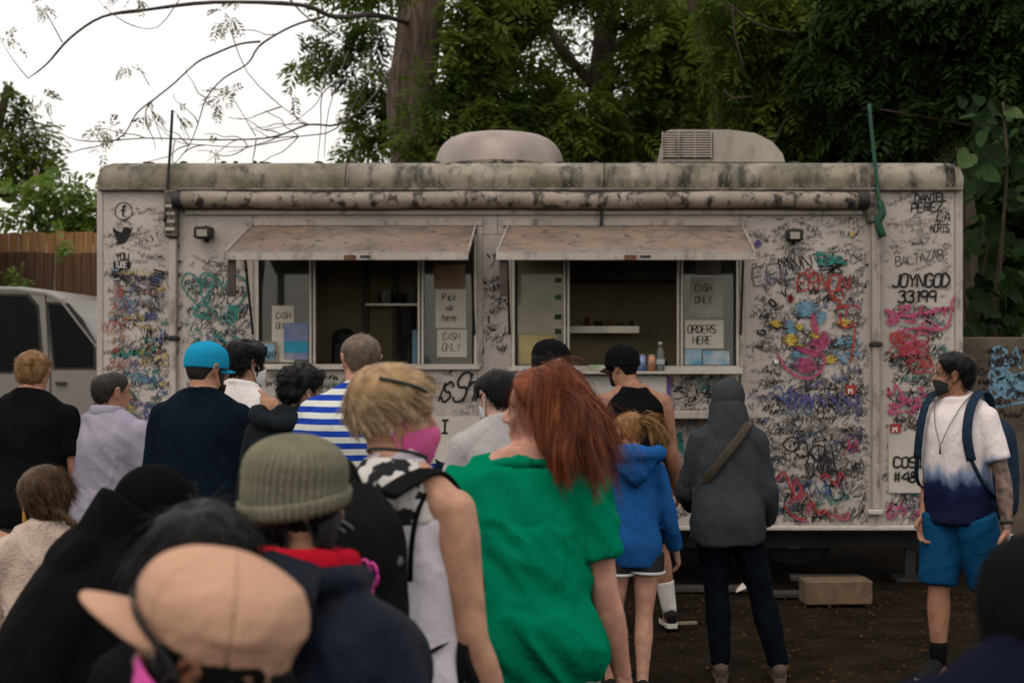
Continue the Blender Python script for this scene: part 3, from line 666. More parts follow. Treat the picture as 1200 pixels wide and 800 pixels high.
tag_line('pink', [(1036, 362), (1060, 370), (1085, 366), (1114, 360)], 3.5); tag_line('pink', [(1115, 352), (1113, 374), (1104, 386), (1080, 384), (1050, 388)], 3); tag_line('pink', [(1118, 346), (1116, 354)], 3)
for i in range(20):
    cx, cy = random.uniform(1046, 1090), random.uniform(395, 432); r = random.uniform(4, 10); tag_line('red', [(cx+r*math.cos(t), cy+r*.9*math.sin(t)+random.uniform(-2, 2)) for t in np.linspace(0, 7, 9)], 1.6)
for i in range(6): cx, cy = random.uniform(1058, 1085), random.uniform(395, 412); tag_line('pink', [(cx+8*math.cos(t), cy+6*math.sin(t)) for t in np.linspace(0, 6, 8)], 2.0)
for i in range(20): x, y = random.uniform(1036, 1085), random.uniform(456, 486); tag_line('pink', [(x, y), (x+random.uniform(-4, 6), y+random.uniform(-12, 12)), (x+random.uniform(4, 14), y+random.uniform(-8, 8))], 2.6)
for i in range(22): x, y = random.uniform(1036, 1112), random.uniform(580, 608); tag_line('pink', [(x, y), (x+random.uniform(-6, 8), y+random.uniform(-10, 8)), (x+random.uniform(0, 10), y+random.uniform(-8, 8))], 2.0)
for x, y in ((997, 457), (1049, 502)):
    G['red'].poly([(gx(a), tz(b)) for a, b in ((x-6, y-6), (x+6, y-6), (x+6, y+5), (x-6, y+5))][::-1], 0); WT.text('M', gx(x-3), tz(y+4), 6/S, 1.5/S, slant=0, jit=.2)
WT.poly([(gx(a), tz(b)) for a, b in ((907, 421), (912, 421), (912, 426), (907, 426))][::-1])
G['purple'].poly([(gx(a), tz(b)) for a, b in ((883, 285), (889, 280), (893, 286), (887, 290))][::-1]); G['yellow'].poly([(gx(a), tz(b)) for a, b in ((995, 273), (999, 271), (1000, 277), (996, 278))][::-1])
for i in range(22):
    x, y = random.uniform(792, 858), random.uniform(446, 472); tag_line(random.choice(['teal', 'black', 'black']), [(x+random.uniform(-9, 9), y+random.uniform(-6, 6)) for _ in range(4)], 1.2)
for i in range(8): tag_line('teal', [(795+random.uniform(-7, 7), 520+random.uniform(-14, 14)) for _ in range(4)], 2.0)
for c, k in G.items():
    if k.v:
        o = k.make('graffiti', INK[c], truck, TY+LY[c]-TO[1], 'stuff'); o.location = (0, 0, 0)
        for v_ in (): pass
WT.make('graffiti', INK['white'], truck, TY-.024-TO[1], 'stuff')
# ------------------------------------------------------------------ ground
M_dirt = mat('dirt', (.020, .0138, .0088), rough=.98, c2=(.0075, .0054, .0037), scale=3.5, bump=.8, bscale=45, detail=10, spec=.03)
n = 90; gxs = np.linspace(-1, 1, n); gxs = np.sign(gxs)*np.abs(gxs)**2.2*120
gv = np.array([(x, y+12, 0) for y in gxs for x in gxs], float)
gv[:, 2] = .02*vnoise(gv*(.8, .8, 1))-.012+np.where(np.hypot(gv[:, 0], gv[:, 1]-8) > 30, -.2, 0)
ground = link('ground', raw_mesh('ground', gv, np.array(grid_faces(n, n, False))), M_dirt); tag(ground, kind='structure')
def leaf_quads(c, d, s, L, W):
    """diamond leaves: centre-line d, width direction s"""
    n = len(c); v = np.empty((n, 4, 3)); L = np.broadcast_to(L, (n,))[:, None]; W = np.broadcast_to(W, (n,))[:, None]
    nrm = np.cross(d, s)
    v[:, 0] = c; v[:, 1] = c+d*L*.45+s*W*.5+nrm*W*.12; v[:, 2] = c+d*L; v[:, 3] = c+d*L*.45-s*W*.5+nrm*W*.12
    f = np.arange(n*4).reshape(n, 4); return v.reshape(-1, 3), f
def rdir(n, up=0.0):
    v = rng.normal(size=(n, 3)); v[:, 2] += up; return v/np.linalg.norm(v, axis=1)[:, None]
# leaf litter, gravel and chips on the dirt
for nm, cnt, cols, lo, hi in (('fallen_leaves', 5200, (.085, .042, .014), .02, .05), ('wood_chips', 9000, (.036, .026, .017), .012, .035), ('yellow_leaves', 420, (.13, .085, .015), .018, .04)):
    c = np.stack([rng.uniform(-4.8, 4.2, cnt), rng.uniform(4.5, 13.5, cnt), rng.uniform(.012, .03, cnt)], 1)
    c[:, 2] += .02*vnoise(c*(.8, .8, 0))-.012
    a = rng.uniform(0, 6.283, cnt); d = np.stack([np.cos(a), np.sin(a), rng.uniform(-.25, .35, cnt)], 1); s = np.stack([-np.sin(a), np.cos(a), rng.uniform(-.3, .3, cnt)], 1)
    v, f = leaf_quads(c, d, s, rng.uniform(lo, hi, cnt), rng.uniform(lo*.5, hi*.55, cnt))
    o = link(nm, raw_mesh(nm, v, f, False), mat('litter_'+nm, cols, var=.5, scale=30, c2=tuple(x*.35 for x in cols), rough=.95, spec=.02))
    tag(o, 'scattered '+nm.replace('_', ' ')+' over the dark dirt ground', 'leaf litter', kind='stuff')
# concrete block, planks and litter
def thing1(name, parts, m, label, cat, smooth=False, group=None):
    v, f = merge(parts); c = np.array([(v[:, 0].min()+v[:, 0].max())/2, (v[:, 1].min()+v[:, 1].max())/2, v[:, 2].min()])
    o = link(name, raw_mesh(name, v-c, f, smooth), m); o.location = c; tag(o, label, cat, group); return o
BY = 9.85
blk = [box(XW(942, BY), XW(1022, BY), BY, BY+.22, .0, .165, .008)]
thing1('concrete_block', [xf((np.array(blk[0][0])-(XW(982, BY), BY+.1, 0), blk[0][1]), (XW(982, BY), BY+.1, .004), (0, 0, .07))], mat('block_concrete', (.115, .075, .045), var=.25, scale=12, bump=.4, bscale=60), 'tan concrete step block on the dirt before the truck', 'block')
for i, (p0, p1, y, z, r) in enumerate(((905, 985, 10.25, .0, .02), (925, 1010, 10.7, .05, -.03), (760, 905, 10.5, .0, .03))):
    thing1('plank', [xf(box(-.5*(p1-p0)/160, .5*(p1-p0)/160, -.07, .07, 0, .035, .004), (XW((p0+p1)/2, y), y, z), (0, 0, r))], mat('grey_plank', (.04, .034, .028), var=.3, scale=8, stretch=(.3, 4, 4)),
           ['weathered grey plank lying just before the truck, behind the concrete block', 'weathered grey plank lying deepest under the truck', 'long weathered plank lying under the truck behind the hooded person'][i], 'plank')
v = [(0, 0, .02), (.08, .01, .05), (.11, .07, .02), (.02, .08, .045), (.055, .04, .085)]
thing1('crumpled_paper', [(np.array(v)+(XW(862, 10.3), 10.3, 0), [(0, 1, 4), (1, 2, 4), (2, 3, 4), (3, 0, 4)])], M_paper, 'crumpled white paper scrap on the dirt beside the hooded person', 'litter')
thing1('wood_stick', [xf(box(-.09, .09, -.012, .012, 0, .02, .003), (XW(801, 9.05), 9.05, .012), (0, 0, .25))], mat('pale_stick', (.2, .16, .11)), 'short pale stick on the dirt beside the black and white shoe', 'stick')

# ------------------------------------------------------------------ things on the counter
CY = TY-.105; cz = tz(434.5)
def can(px, m, label):
    x = tx(px); o = empty('drink_can', (x, CY, cz), 0, label, 'can')
    build('can_body', [tube([(0, 0, 0), (0, 0, .006), (0, 0, .105), (0, 0, .116)], [.024, .033, .033, .027], n=18)], m, o, True)
    build('can_lid', [tube([(0, 0, .1165), (0, 0, .12)], [.027, .026], n=18)], M_steel, o)
can(752, mat('blue_can', (.02, .12, .42), c2=(.35, .4, .5), rough=.3, scale=18, metal=.4), 'blue soda can on the truck counter'); can(763, mat('orange_can', (.5, .12, .06), c2=(.5, .35, .22), rough=.3, scale=22, metal=.4), 'orange and cream soda can on the truck counter')
bt = empty('water_bottle', (tx(773), CY, cz), 0, 'clear plastic water bottle on the truck counter', 'bottle')
build('bottle_body', [tube([(0, 0, z) for z in (0, .01, .09, .1, .15, .175, .195)], [.03, .034, .034, .031, .033, .018, .013], n=18)], glass('bottle_plastic', (.8, .85, .87), .3), bt, True)
build('cap', [cyl((0, 0, .1955), (0, 0, .215), .016)], M_paper, bt); build('bottle_label', [tube([(0, 0, .05), (0, 0, .088)], [.0347, .0347], n=18, cap=False)], mat('bottle_label', (.4, .43, .45)), bt, True)
thing1('tissue_box', [box(tx(691), tx(712), CY-.05, CY+.045, cz, cz+.045, .003)], mat('green_white_box', (.5, .5, .45), c2=(.12, .3, .06), scale=14), 'small green and white box on the truck counter', 'box')

# ------------------------------------------------------------------ low wall on the right
LWY = 11.9
lw = thing1('block_wall', [box(XW(1105, LWY), XW(1105, LWY)+5.5, LWY, LWY+.25, 0, ZW(395, LWY), .01)], mat('block_wall_stone', (.125, .098, .072), c2=(.06, .047, .036), scale=5, bump=.6, bscale=40, detail=12), 'low grey-brown masonry wall with blue graffiti beside the truck', 'wall')
k = Ink(); lo = np.array(lw.location); s2 = F/LWY
def lx(p): return XW(p, LWY)-lo[0]
k.text('BA', lx(1163), ZW(432, LWY), 24/s2, 4/s2, jit=.3, aspect=.9); k.text('OSE', lx(1160), ZW(465, LWY), 22/s2, 4/s2, jit=.4, aspect=.8)
for i in range(8): k.stroke(smooth_line([(lx(1160+random.uniform(0, 45)), ZW(440+random.uniform(-12, 25), LWY)) for _ in range(5)], 3), 3/s2)
k.stroke([(lx(1158), ZW(478, LWY)), (lx(1205), ZW(470, LWY))], 4/s2); k.make('graffiti', INK['sky'], lw, LWY-.003-lo[1], 'stuff')
k = Ink()
for i in range(40): k.scrawl(lx(random.uniform(1130, 1230)), ZW(random.uniform(408, 520), LWY), random.uniform(3, 9)/s2, 4, 1.3/s2)
k.text('LEON', lx(1168), ZW(428, LWY), 9/s2, 1.8/s2, jit=.3); k.make('graffiti', INK['black'], lw, LWY-.006-lo[1], 'stuff')

# ------------------------------------------------------------------ fence, shed, van on the left
FY = 15.4
fence = empty('board_fence', (XW(50, FY), FY, 0), 0, 'tall brown board fence behind the silver van', 'fence')
fo = np.array(fence.location)
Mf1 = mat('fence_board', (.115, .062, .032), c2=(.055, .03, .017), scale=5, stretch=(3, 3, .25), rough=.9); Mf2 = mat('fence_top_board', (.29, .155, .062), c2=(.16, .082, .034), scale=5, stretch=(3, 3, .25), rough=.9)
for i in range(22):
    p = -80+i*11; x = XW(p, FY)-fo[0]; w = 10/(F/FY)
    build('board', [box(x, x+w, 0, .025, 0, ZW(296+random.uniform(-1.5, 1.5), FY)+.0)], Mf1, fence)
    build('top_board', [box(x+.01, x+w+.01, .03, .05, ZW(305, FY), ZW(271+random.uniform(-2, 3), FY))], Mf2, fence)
build('rail', [box(XW(-80, FY)-fo[0], XW(165, FY)-fo[0], .051, .09, ZW(300, FY)-.1, ZW(300, FY))], Mf1, fence)
shed = empty('red_shed', (XW(-85, 14.6), 14.6, 0), 0, 'dark red shed with corrugated roof edge at the fence', 'shed'); so = np.array(shed.location)
build('wall', [box(-1.6, XW(-32, 14.6)-so[0], 0, .5, 0, ZW(240, 14.6))], mat('shed_red', (.16, .025, .02)), shed)
rv = []
for i in range(30):
    x = -1.7+(XW(-5, 14.6)-so[0]+1.7)*i/29
    for y, z in ((-.15, ZW(230, 14.6)), (.6, ZW(222, 14.6))): rv.append((x, y, z+.02*math.sin(i*1.6)))
build('roof', [(rv, [(2*i, 2*i+1, 2*i+3, 2*i+2) for i in range(29)])], mat('shed_roof', (.06, .04, .035)), shed)

VY = 13.25; sV = F/VY
van = empty('silver_van', (XW(-60, VY), VY+.9, 0), 0, 'silver passenger van with dark tinted windows parked behind the crowd', 'van'); vo = np.array(van.location)
M_van = mat('van_paint', (.20, .185, .165), rough=.35, var=.06, spec=.5, metal=.25); M_vg = mat('van_glass', (.006, .007, .007), rough=.12, var=.05, spec=.05)
def vp(l): return [((XW(a, VY)-vo[0]), ZW(b, VY)) for a, b in l]
out = vp([(-330, 345), (-300, 337), (-40, 334), (20, 335), (52, 339), (72, 348), (92, 370), (118, 408), (135, 430), (200, 442), (230, 455), (238, 490), (236, 585), (-336, 585), (-338, 420)])
cx = np.mean([p[0] for p in out]); czv = 1.4
v = []
for y, k_ in ((-.9, .975), (-.86, .992), (-.8, 1), (.8, 1), (.86, .992), (.9, .975)):
    v += [((x-cx)*(1+(k_-1)*.35)+cx, y, (z-czv)*k_+czv) for x, z in out]
m_ = len(out); fv = [(i*m_+j, i*m_+(j+1) % m_, (i+1)*m_+(j+1) % m_, (i+1)*m_+j) for i in range(5) for j in range(m_)]+[tuple(range(m_))[::-1], tuple(range(5*m_, 6*m_))]
build('body', [(v, fv)], M_van, van)
def vpan(name, l, m, y=-.905, th=.008, parent=van):
    q = vp(l); k_ = len(q); return build(name, [([(x, y, z) for x, z in q]+[(x, y+th, z) for x, z in q], [tuple(range(k_)), tuple(range(2*k_-1, k_-1, -1))]+[(i, k_+i, k_+(i+1) % k_, (i+1) % k_) for i in range(k_)])], m, parent)
M_vtrim = mat('van_trim', (.025, .024, .023), rough=.5)
vpan('window_surround', [(53, 353), (80, 355), (97, 374), (112, 401), (113, 433), (62, 433)], M_vtrim, -.905, .02)
vpan('front_window', [(57, 356), (79, 357.5), (94, 376), (109, 402), (109.5, 430), (65, 430)], M_vg, -.912, .006)
vpan('window_surround', [(-62, 342), (34, 344), (46, 358), (52, 438), (-62, 437)], M_vtrim, -.905, .02)
vpan('side_window', [(-58, 345), (32, 347), (43, 360), (48, 435), (-58, 434)], M_vg, -.912, .006)
vpan('side_window', [(-170, 345), (-72, 345), (-72, 434), (-170, 435)], M_vg, -.912, .006)
vpan('door_seam', [(52.5, 345), (54, 345), (60, 445), (60, 585), (58.5, 585), (58.5, 445)], M_vtrim, -.904, .004); vpan('door_seam', [(-67, 340), (-65.5, 340), (-65.5, 585), (-67, 585)], M_vtrim, -.904, .004)
vpan('roof_gutter', [(-300, 339), (20, 338), (56, 343), (74, 352), (116, 408), (115, 410), (72, 354.5), (55, 345.5), (20, 340.5), (-300, 341.5)], M_van, -.915, .03)
vpan('door_handle', [(66, 447), (78, 447), (78, 451), (66, 451)], M_vtrim, -.93, .025); vpan('side_moulding', [(-330, 500), (230, 500), (230, 507), (-330, 507)], M_vtrim, -.915, .012)
for p in (-250, 170):
    w_ = build('wheel', [tube([(XW(p, VY)-vo[0], y, .36) for y in (-.93, -.9, -.72, -.7)], [.32, .36, .36, .32], n=26)], M_black, van)
    build('rim', [tube([(XW(p, VY)-vo[0], y, .36) for y in (-.94, -.92)], [.19, .21], n=20)], MATS['rim_steel'], w_)

# ------------------------------------------------------------------ trees
def spray_mesh(c, d, L, pairs, lf, wf, droop=.25):
    """feathery compound leaves: a rachis with paired leaflets"""
    n = len(c); up = np.array((0, 0, 1.)); s = np.cross(d, up+rng.normal(0, .5, (n, 3))); s /= np.linalg.norm(s, axis=1)[:, None]+1e-9
    C, D, Sx, LL = [], [], [], []
    for i in range(pairs):
        t = (i+.6)/pairs; p = c+d*(L*t)[:, None]; p[:, 2] -= droop*L*t*t
        size = lf*L*(.75+.5*math.sin(math.pi*t))
        for sd in (-1, 1):
            dd = d*.55+s*sd*.85+rng.normal(0, .15, (n, 3)); dd[:, 2] -= .25; dd /= np.linalg.norm(dd, axis=1)[:, None]
            ww = np.cross(dd, np.cross(d, s))+rng.normal(0, .35, (n, 3)); ww /= np.linalg.norm(ww, axis=1)[:, None]
            C.append(p); D.append(dd); Sx.append(ww); LL.append(size)
    C, D, Sx, LL = map(np.concatenate, (C, D, Sx, LL)); return leaf_quads(C, D, Sx, LL, LL*wf)
def clumps(rows, dens=1.0):
    """rows (px, py, Y, rx px, ry px, count): points spread through ellipsoids"""
    P, D = [], []
    for px, py, Y, rx, ry, cnt in rows:
        n = max(1, int(cnt*dens)); c = PW(px, py, Y); q = rdir(n)*(rng.random(n)**.45)[:, None]
        k_ = Y/F; P.append(c+q*(rx*k_, .8*(rx+ry)*k_*.6, ry*k_)); d = q+rng.normal(0, .45, (n, 3)); d[:, 2] -= .35; D.append(d/np.linalg.norm(d, axis=1)[:, None])
    return np.concatenate(P), np.concatenate(D)
def foliage(name, rows, m, parent, L=(.3, .55), pairs=6, lf=.36, wf=.32, dens=1.0):
    L = (L[0]*.72, L[1]*.72); dens *= 1.35
    P, D = clumps(rows, dens); v, f = spray_mesh(P, D, rng.uniform(*L, len(P)), pairs, lf, wf); v = v-np.array(parent.location)
    return link(name, raw_mesh(name, v, f, False), m, parent)
def limb(name, pts, r0, r1, m, parent, n=10, rough=.06, sub=4):
    p = np.array([PW(*q) for q in pts]); r = np.linspace(r0, r1, len(p)); v, f = tube(p, list(r), n=n, sub=sub)
    nn = vnoise(v*(5, 5, 1.6))*rough*max(r0, .02)*2.0+vnoise(v*(16, 16, 3))*rough*max(r0, .02); c = v.reshape(-1, n, 3).mean(1).repeat(n, 0); v = v+(v-c)/(np.linalg.norm(v-c, axis=1)[:, None]+1e-6)*nn[:, None]
    return link(name, raw_mesh(name, v-np.array(parent.location), f), m, parent)
M_bark = mat('bark', (.15, .108, .082), c2=(.045, .034, .027), scale=9, stretch=(2.5, 2.5, .35), bump=1.0, bscale=25, rough=.95, detail=10)
M_bark2 = mat('pale_bark', (.22, .16, .11), c2=(.10, .07, .05), scale=8, stretch=(2, 2, .4), rough=.95)
M_bark3 = mat('dark_bark', (.06, .04, .028), c2=(.025, .018, .013), scale=8, stretch=(2, 2, .4), rough=.95, bump=.8, bscale=20)
M_twig = mat('twig', (.055, .042, .036), var=.3)
ML = [mat('leaf_mid', (.135, .185, .026), c2=(.020, .046, .008), scale=1.3, rough=.6, trans=.5, spec=.1), mat('leaf_light', (.10, .17, .035), c2=(.035, .075, .016), scale=3, rough=.55, trans=.4),
      mat('leaf_dark', (.032, .062, .012), c2=(.009, .022, .005), scale=2, rough=.6, trans=.25, spec=.1), mat('leaf_young', (.17, .26, .035), c2=(.06, .12, .02), scale=4, rough=.5, trans=.45)]
# big leaning tree behind the truck
A = empty('monkeypod_tree', tuple(PW(492, 0, 17)*(1, 1, 0)), 0, 'large tree with thick ridged trunk rising behind the roof vent dome', 'tree')
limb('trunk', [(498, 680, 17), (496, 300, 17), (488, 185, 17), (482, 110, 17), (490, 40, 17), (500, -60, 17), (520, -200, 17)], .34, .24, M_bark, A, 26, .07)
limb('limb', [(505, 120, 17), (555, 95, 17.2), (610, 45, 17.4), (650, 0, 17.5), (700, -80, 17.6)], .17, .10, M_bark3, A, 12)
limb('limb', [(490, 30, 17), (440, 18, 16), (392, 20, 15), (352, 6, 14.5), (250, 3, 14.2), (170, 12, 14), (120, 20, 14), (82, 45, 14), (55, 75, 14), (33, 92, 14)], .032, .005, M_twig, A, 8)
BRANCHES = (([(380, 20, 14.6), (350, 28, 14.4), (325, 40, 14.2), (303, 55, 14), (290, 75, 14), (262, 92, 14), (242, 115, 14), (232, 145, 14), (222, 170, 14), (205, 192, 14)], .022),
          ([(305, 49, 14), (280, 52, 14), (250, 64, 14), (230, 74, 14), (205, 97, 14), (180, 117, 14), (160, 133, 14), (145, 158, 14), (120, 170, 14), (95, 175, 14), (75, 180, 14), (62, 165, 14)], .02),
          ([(470, 60, 15.5), (440, 110, 15), (400, 145, 14.5), (362, 146, 14), (330, 158, 14), (300, 163, 14), (240, 164, 14), (170, 162, 14), (105, 166, 14), (70, 155, 14), (52, 122, 14)], .022),
          ([(430, 95, 15), (395, 150, 14.4), (350, 160, 14), (290, 172, 14), (240, 170, 14), (205, 165, 14), (180, 140, 14)], .012),
          ([(395, 60, 14.5), (380, 95, 14.2), (372, 120, 14), (340, 145, 14), (310, 152, 14)], .012), ([(270, 35, 14), (290, 85, 14), (330, 125, 14), (362, 146, 14)], .010),
          ([(400, 95, 14.6), (378, 110, 14.2), (376, 150, 14), (372, 190, 14)], .014), ([(408, 60, 14.6), (385, 130, 14.2), (380, 185, 14)], .012),
          ([(73, 50, 14), (58, 22, 14), (50, 10, 14)], .010), ([(33, 92, 14), (15, 70, 14), (2, 48, 14)], .010), ([(210, 0, 14), (185, 32, 14), (155, 30, 14), (130, 15, 14), (115, 0, 14)], .009),
          ([(190, 165, 14), (183, 145, 14), (178, 135, 14)], .007), ([(120, 170, 14), (112, 158, 14), (105, 150, 14)], .007), ([(222, 162, 14), (210, 138, 14), (204, 130, 14)], .007),
          ([(300, 160, 14), (282, 130, 14), (270, 110, 14)], .008), ([(175, 100, 14), (168, 88, 14), (160, 75, 14)], .007), ([(340, 0, 14.5), (365, 25, 14.5), (420, 60, 15)], .02))
for l, r in BRANCHES:
    limb('branch', l, r*.6, .003, M_twig, A, 6, .03, 3)
for i in range(22):
    bl = random.choice(BRANCHES[:6])[0]; j = random.randint(1, len(bl)-2); q = [bl[j]]; a = random.choice([-1, 1])*random.uniform(.4, 1.1)+math.pi
    for s_ in range(5): a += random.uniform(-.6, .6); q.append((q[-1][0]+13*math.cos(a), q[-1][1]-13*math.sin(a)*.8+2, q[-1][2]))
    limb('branch', q, .007, .003, mat('pale_twig', (.12, .095, .08)), A, 5, .03, 3)
foliage('crown', [(430, 25, 18, 26, 30, 60), (400, 55, 18, 26, 24, 40), (365, 70, 17.8, 20, 13, 22), (425, 90, 18, 22, 26, 36), (436, 150, 18.2, 24, 32, 80), (452, 110, 18.4, 18, 36, 50), (415, 176, 18, 14, 10, 16), (520, 140, 16.4, 16, 30, 40), (540, 60, 16.4, 18, 36, 50),
                  (400, -25, 16.5, 40, 16, 50), (440, -30, 16, 40, 15, 40), (505, 175, 16.2, 26, 12, 30), (478, 150, 16.2, 16, 22, 22), (500, 110, 16.2, 12, 24, 16)], ML[0], A, (.28, .5))
foliage('leaf_tufts', [(45, 5, 14, 14, 6, 9), (10, 45, 14, 11, 7, 7), (262, 20, 14, 16, 14, 12), (265, 115, 14, 15, 12, 14), (178, 132, 14, 13, 7, 9), (120, 152, 14, 18, 9, 12), (50, 115, 14, 16, 7, 8), (152, 78, 14, 12, 8, 5), (210, 135, 14, 14, 6, 6), (120, 180, 14, 8, 5, 3), (150, 0, 14, 20, 6, 10), (340, 108, 14, 10, 8, 4), (250, 172, 14, 12, 5, 4)], mat('leaf_tuft', (.20, .19, .085), c2=(.10, .10, .05), scale=4, trans=.35), A, (.13, .24), 6, dens=.7)['kind'] = 'stuff'
# trees that close the view behind the truck
def tree(name, label, base, trunk, r0, r1, mb, ml, rows, L=(.3, .55), group=None, pairs=6, dens=1.0, limbs=(), lf=.36, wf=.32):
    t = empty(name, tuple(PW(base[0], 0, base[1])*(1, 1, 0)), 0, label, 'tree', group)
    limb('trunk', trunk, r0, r1, mb, t, 14)
    for l, r in limbs: limb('branch', l, r, r*.4, mb, t, 8)
    foliage('crown', rows, ml, t, L, pairs, dens=dens, lf=lf, wf=wf); return t
tree('leafy_tree', 'dense green tree behind the truck, between the vent dome and the air conditioner', (715, 18), [(735, 680, 18), (722, 190, 18), (705, 110, 18), (715, 0, 18), (740, -120, 18)], .22, .12, M_bark3, ML[0],
     [(572, 130, 16.6, 42, 42, 160), (605, 115, 17, 42, 36, 130), (556, 60, 16.6, 26, 40, 90), (570, 30, 16.6, 38, 38, 110), (660, 140, 17, 48, 40, 160), (590, 170, 16.6, 60, 25, 110), (720, 160, 17.4, 45, 30, 110), (760, 110, 17.6, 45, 50, 170), (770, 40, 17.4, 40, 45, 150), (640, 50, 18.5, 34, 40, 26), (700, 40, 18.5, 34, 40, 34), (655, 95, 18.2, 30, 24, 40), (620, 20, 18.5, 30, 30, 26), (735, 80, 18.5, 30, 40, 40), (705, -25, 17, 50, 20, 80), (610, -15, 16.8, 60, 30, 150), (565, -10, 16.6, 36, 26, 70), (820, 30, 17.4, 40, 40, 120), (800, 120, 17.6, 40, 50, 140)],
     limbs=[([(705, 110, 18), (660, 60, 18), (640, 20, 18), (630, -40, 18)], .08), ([(715, 60, 18), (760, 20, 18), (790, -40, 18)], .07)], dens=1.25)
tree('slender_tree', 'slim dark-stemmed tree rising behind the air conditioner', (840, 16.2), [(862, 680, 16.2), (848, 150, 16.2), (832, 80, 16.2), (815, 20, 16.2), (800, -60, 16.2)], .09, .06, M_bark3, ML[0],
     [(870, 60, 15.6, 45, 45, 140), (900, 120, 15.8, 40, 40, 120), (930, 60, 15.6, 45, 45, 140), (870, -5, 15.4, 50, 30, 110), (940, 150, 16, 45, 30, 110), (950, 0, 15.4, 50, 30, 110)],
     limbs=[([(898, 190, 15.8), (908, 140, 15.7), (925, 110, 15.7), (940, 90, 15.7)], .06), ([(898, 140, 15.8), (875, 95, 15.5), (850, 30, 15.3), (838, -20, 15.2)], .03), ([(852, 4, 14.8), (880, 25, 14.8), (910, 35, 14.8), (935, 38, 14.8)], .018), ([(848, 105, 14.8), (858, 115, 14.8), (880, 113, 14.8)], .018), ([(858, 10, 14.7), (862, 45, 14.7), (872, 80, 14.7)], .014), ([(905, 170, 15.4), (925, 130, 15.4), (942, 75, 15.4)], .02), ([(965, 14, 14.8), (1000, 20, 14.8), (1060, 16, 14.8)], .015)])
tree('broad_tree', 'broad dark tree with massive trunk behind the truck, beside the climbing plant', (1085, 16.5), [(1085, 680, 16.5), (1085, 260, 16.5), (1085, 185, 16.5), (1080, 120, 16.5), (1060, 0, 16.5), (1040, -120, 16.5)], .62, .3, M_bark3, ML[2],
     [(1000, 60, 15, 55, 50, 190), (1060, 40, 14.8, 55, 45, 190), (1120, 60, 14.6, 55, 50, 190), (1180, 50, 14.4, 50, 55, 190), (1010, 130, 15.4, 50, 35, 140), (1070, 120, 15, 55, 40, 150), (1140, 130, 14.8, 50, 35, 130), (1020, -10, 14.5, 60, 30, 150), (1110, -10, 14.2, 60, 30, 150), (1190, -10, 14, 60, 30, 150), (1230, 100, 14.4, 40, 60, 120), (960, 170, 16, 40, 25, 90), (1050, 170, 15.6, 40, 20, 70)],
     limbs=[([(1075, 130, 15.6), (1030, 130, 14.8), (1010, 128, 14.6)], .03), ([(1150, 150, 14.4), (1100, 140, 14.5), (1030, 128, 14.5)], .02), ([(1085, 60, 15), (1040, 62, 14.6), (1020, 55, 14.5)], .02)])
# overhanging boughs of the same dark tree, above the picture
far = empty('woodland', (0, 25, 0)); tag(far, 'dark mass of woodland foliage far behind the truck', 'woodland', kind='stuff')
rows = [(random.uniform(640, 1300), random.uniform(-60, 400), random.uniform(21, 25), 60, 50, 34) for _ in range(95)]
rows = [r for r in rows if not (r[0] < 800 and r[1] < 150)]
P, D = clumps(rows); c = P; s_ = rdir(len(c)); d_ = rdir(len(c)); v, f = spray_mesh(P, D, rng.uniform(.6, 1.1, len(P)), 5, .38, .5)
o = link('woodland_foliage', raw_mesh('woodland_foliage', v-np.array((0, 25, 0)), f, False), ML[2], far); o['kind'] = 'stuff'
# trees on the left above the fence
tree('feathery_tree', 'dark feathery tree beyond the fence near the red shed', (10, 19), [(-30, 680, 19), (-25, 300, 19), (-10, 180, 19), (10, 100, 19)], .15, .05, M_bark3, ML[0], [(5, 130, 19, 24, 18, 45), (28, 160, 19, 26, 20, 55), (48, 182, 19, 16, 14, 30), (5, 185, 19, 26, 22, 55), (22, 205, 19, 20, 14, 30)], (.25, .5))
tree('young_tree', 'bright green sparse young tree above the board fence', (70, 17.5), [(75, 680, 17.5), (72, 300, 17.5), (60, 240, 17.5), (40, 200, 17.5)], .05, .02, M_bark2, ML[3],
     [(35, 215, 17, 22, 14, 26), (70, 225, 17.2, 26, 16, 30), (30, 245, 17, 26, 18, 34), (88, 250, 17.2, 20, 16, 26), (55, 260, 17.2, 34, 14, 34), (105, 228, 17.2, 12, 22, 22), (95, 265, 17.2, 22, 10, 20), (112, 250, 17.3, 10, 25, 20)], (.2, .36), None, 4, 1.0, [([(72, 300, 17.5), (85, 250, 17.4), (105, 220, 17.3)], .02), ([(68, 270, 17.5), (45, 240, 17.3), (25, 225, 17.2)], .02)], .42, .55)
tree('fence_creeper', 'small light green shrub leaning over the fence', (70, 15.1), [(66, 430, 15.1), (64, 330, 15.1), (68, 280, 15.1)], .015, .006, M_bark2, ML[3], [(75, 280, 15.1, 6, 14, 8), (20, 325, 15, 14, 6, 8), (5, 318, 15, 8, 10, 7)], (.14, .25), None, 3, 1, (), .45, .6)
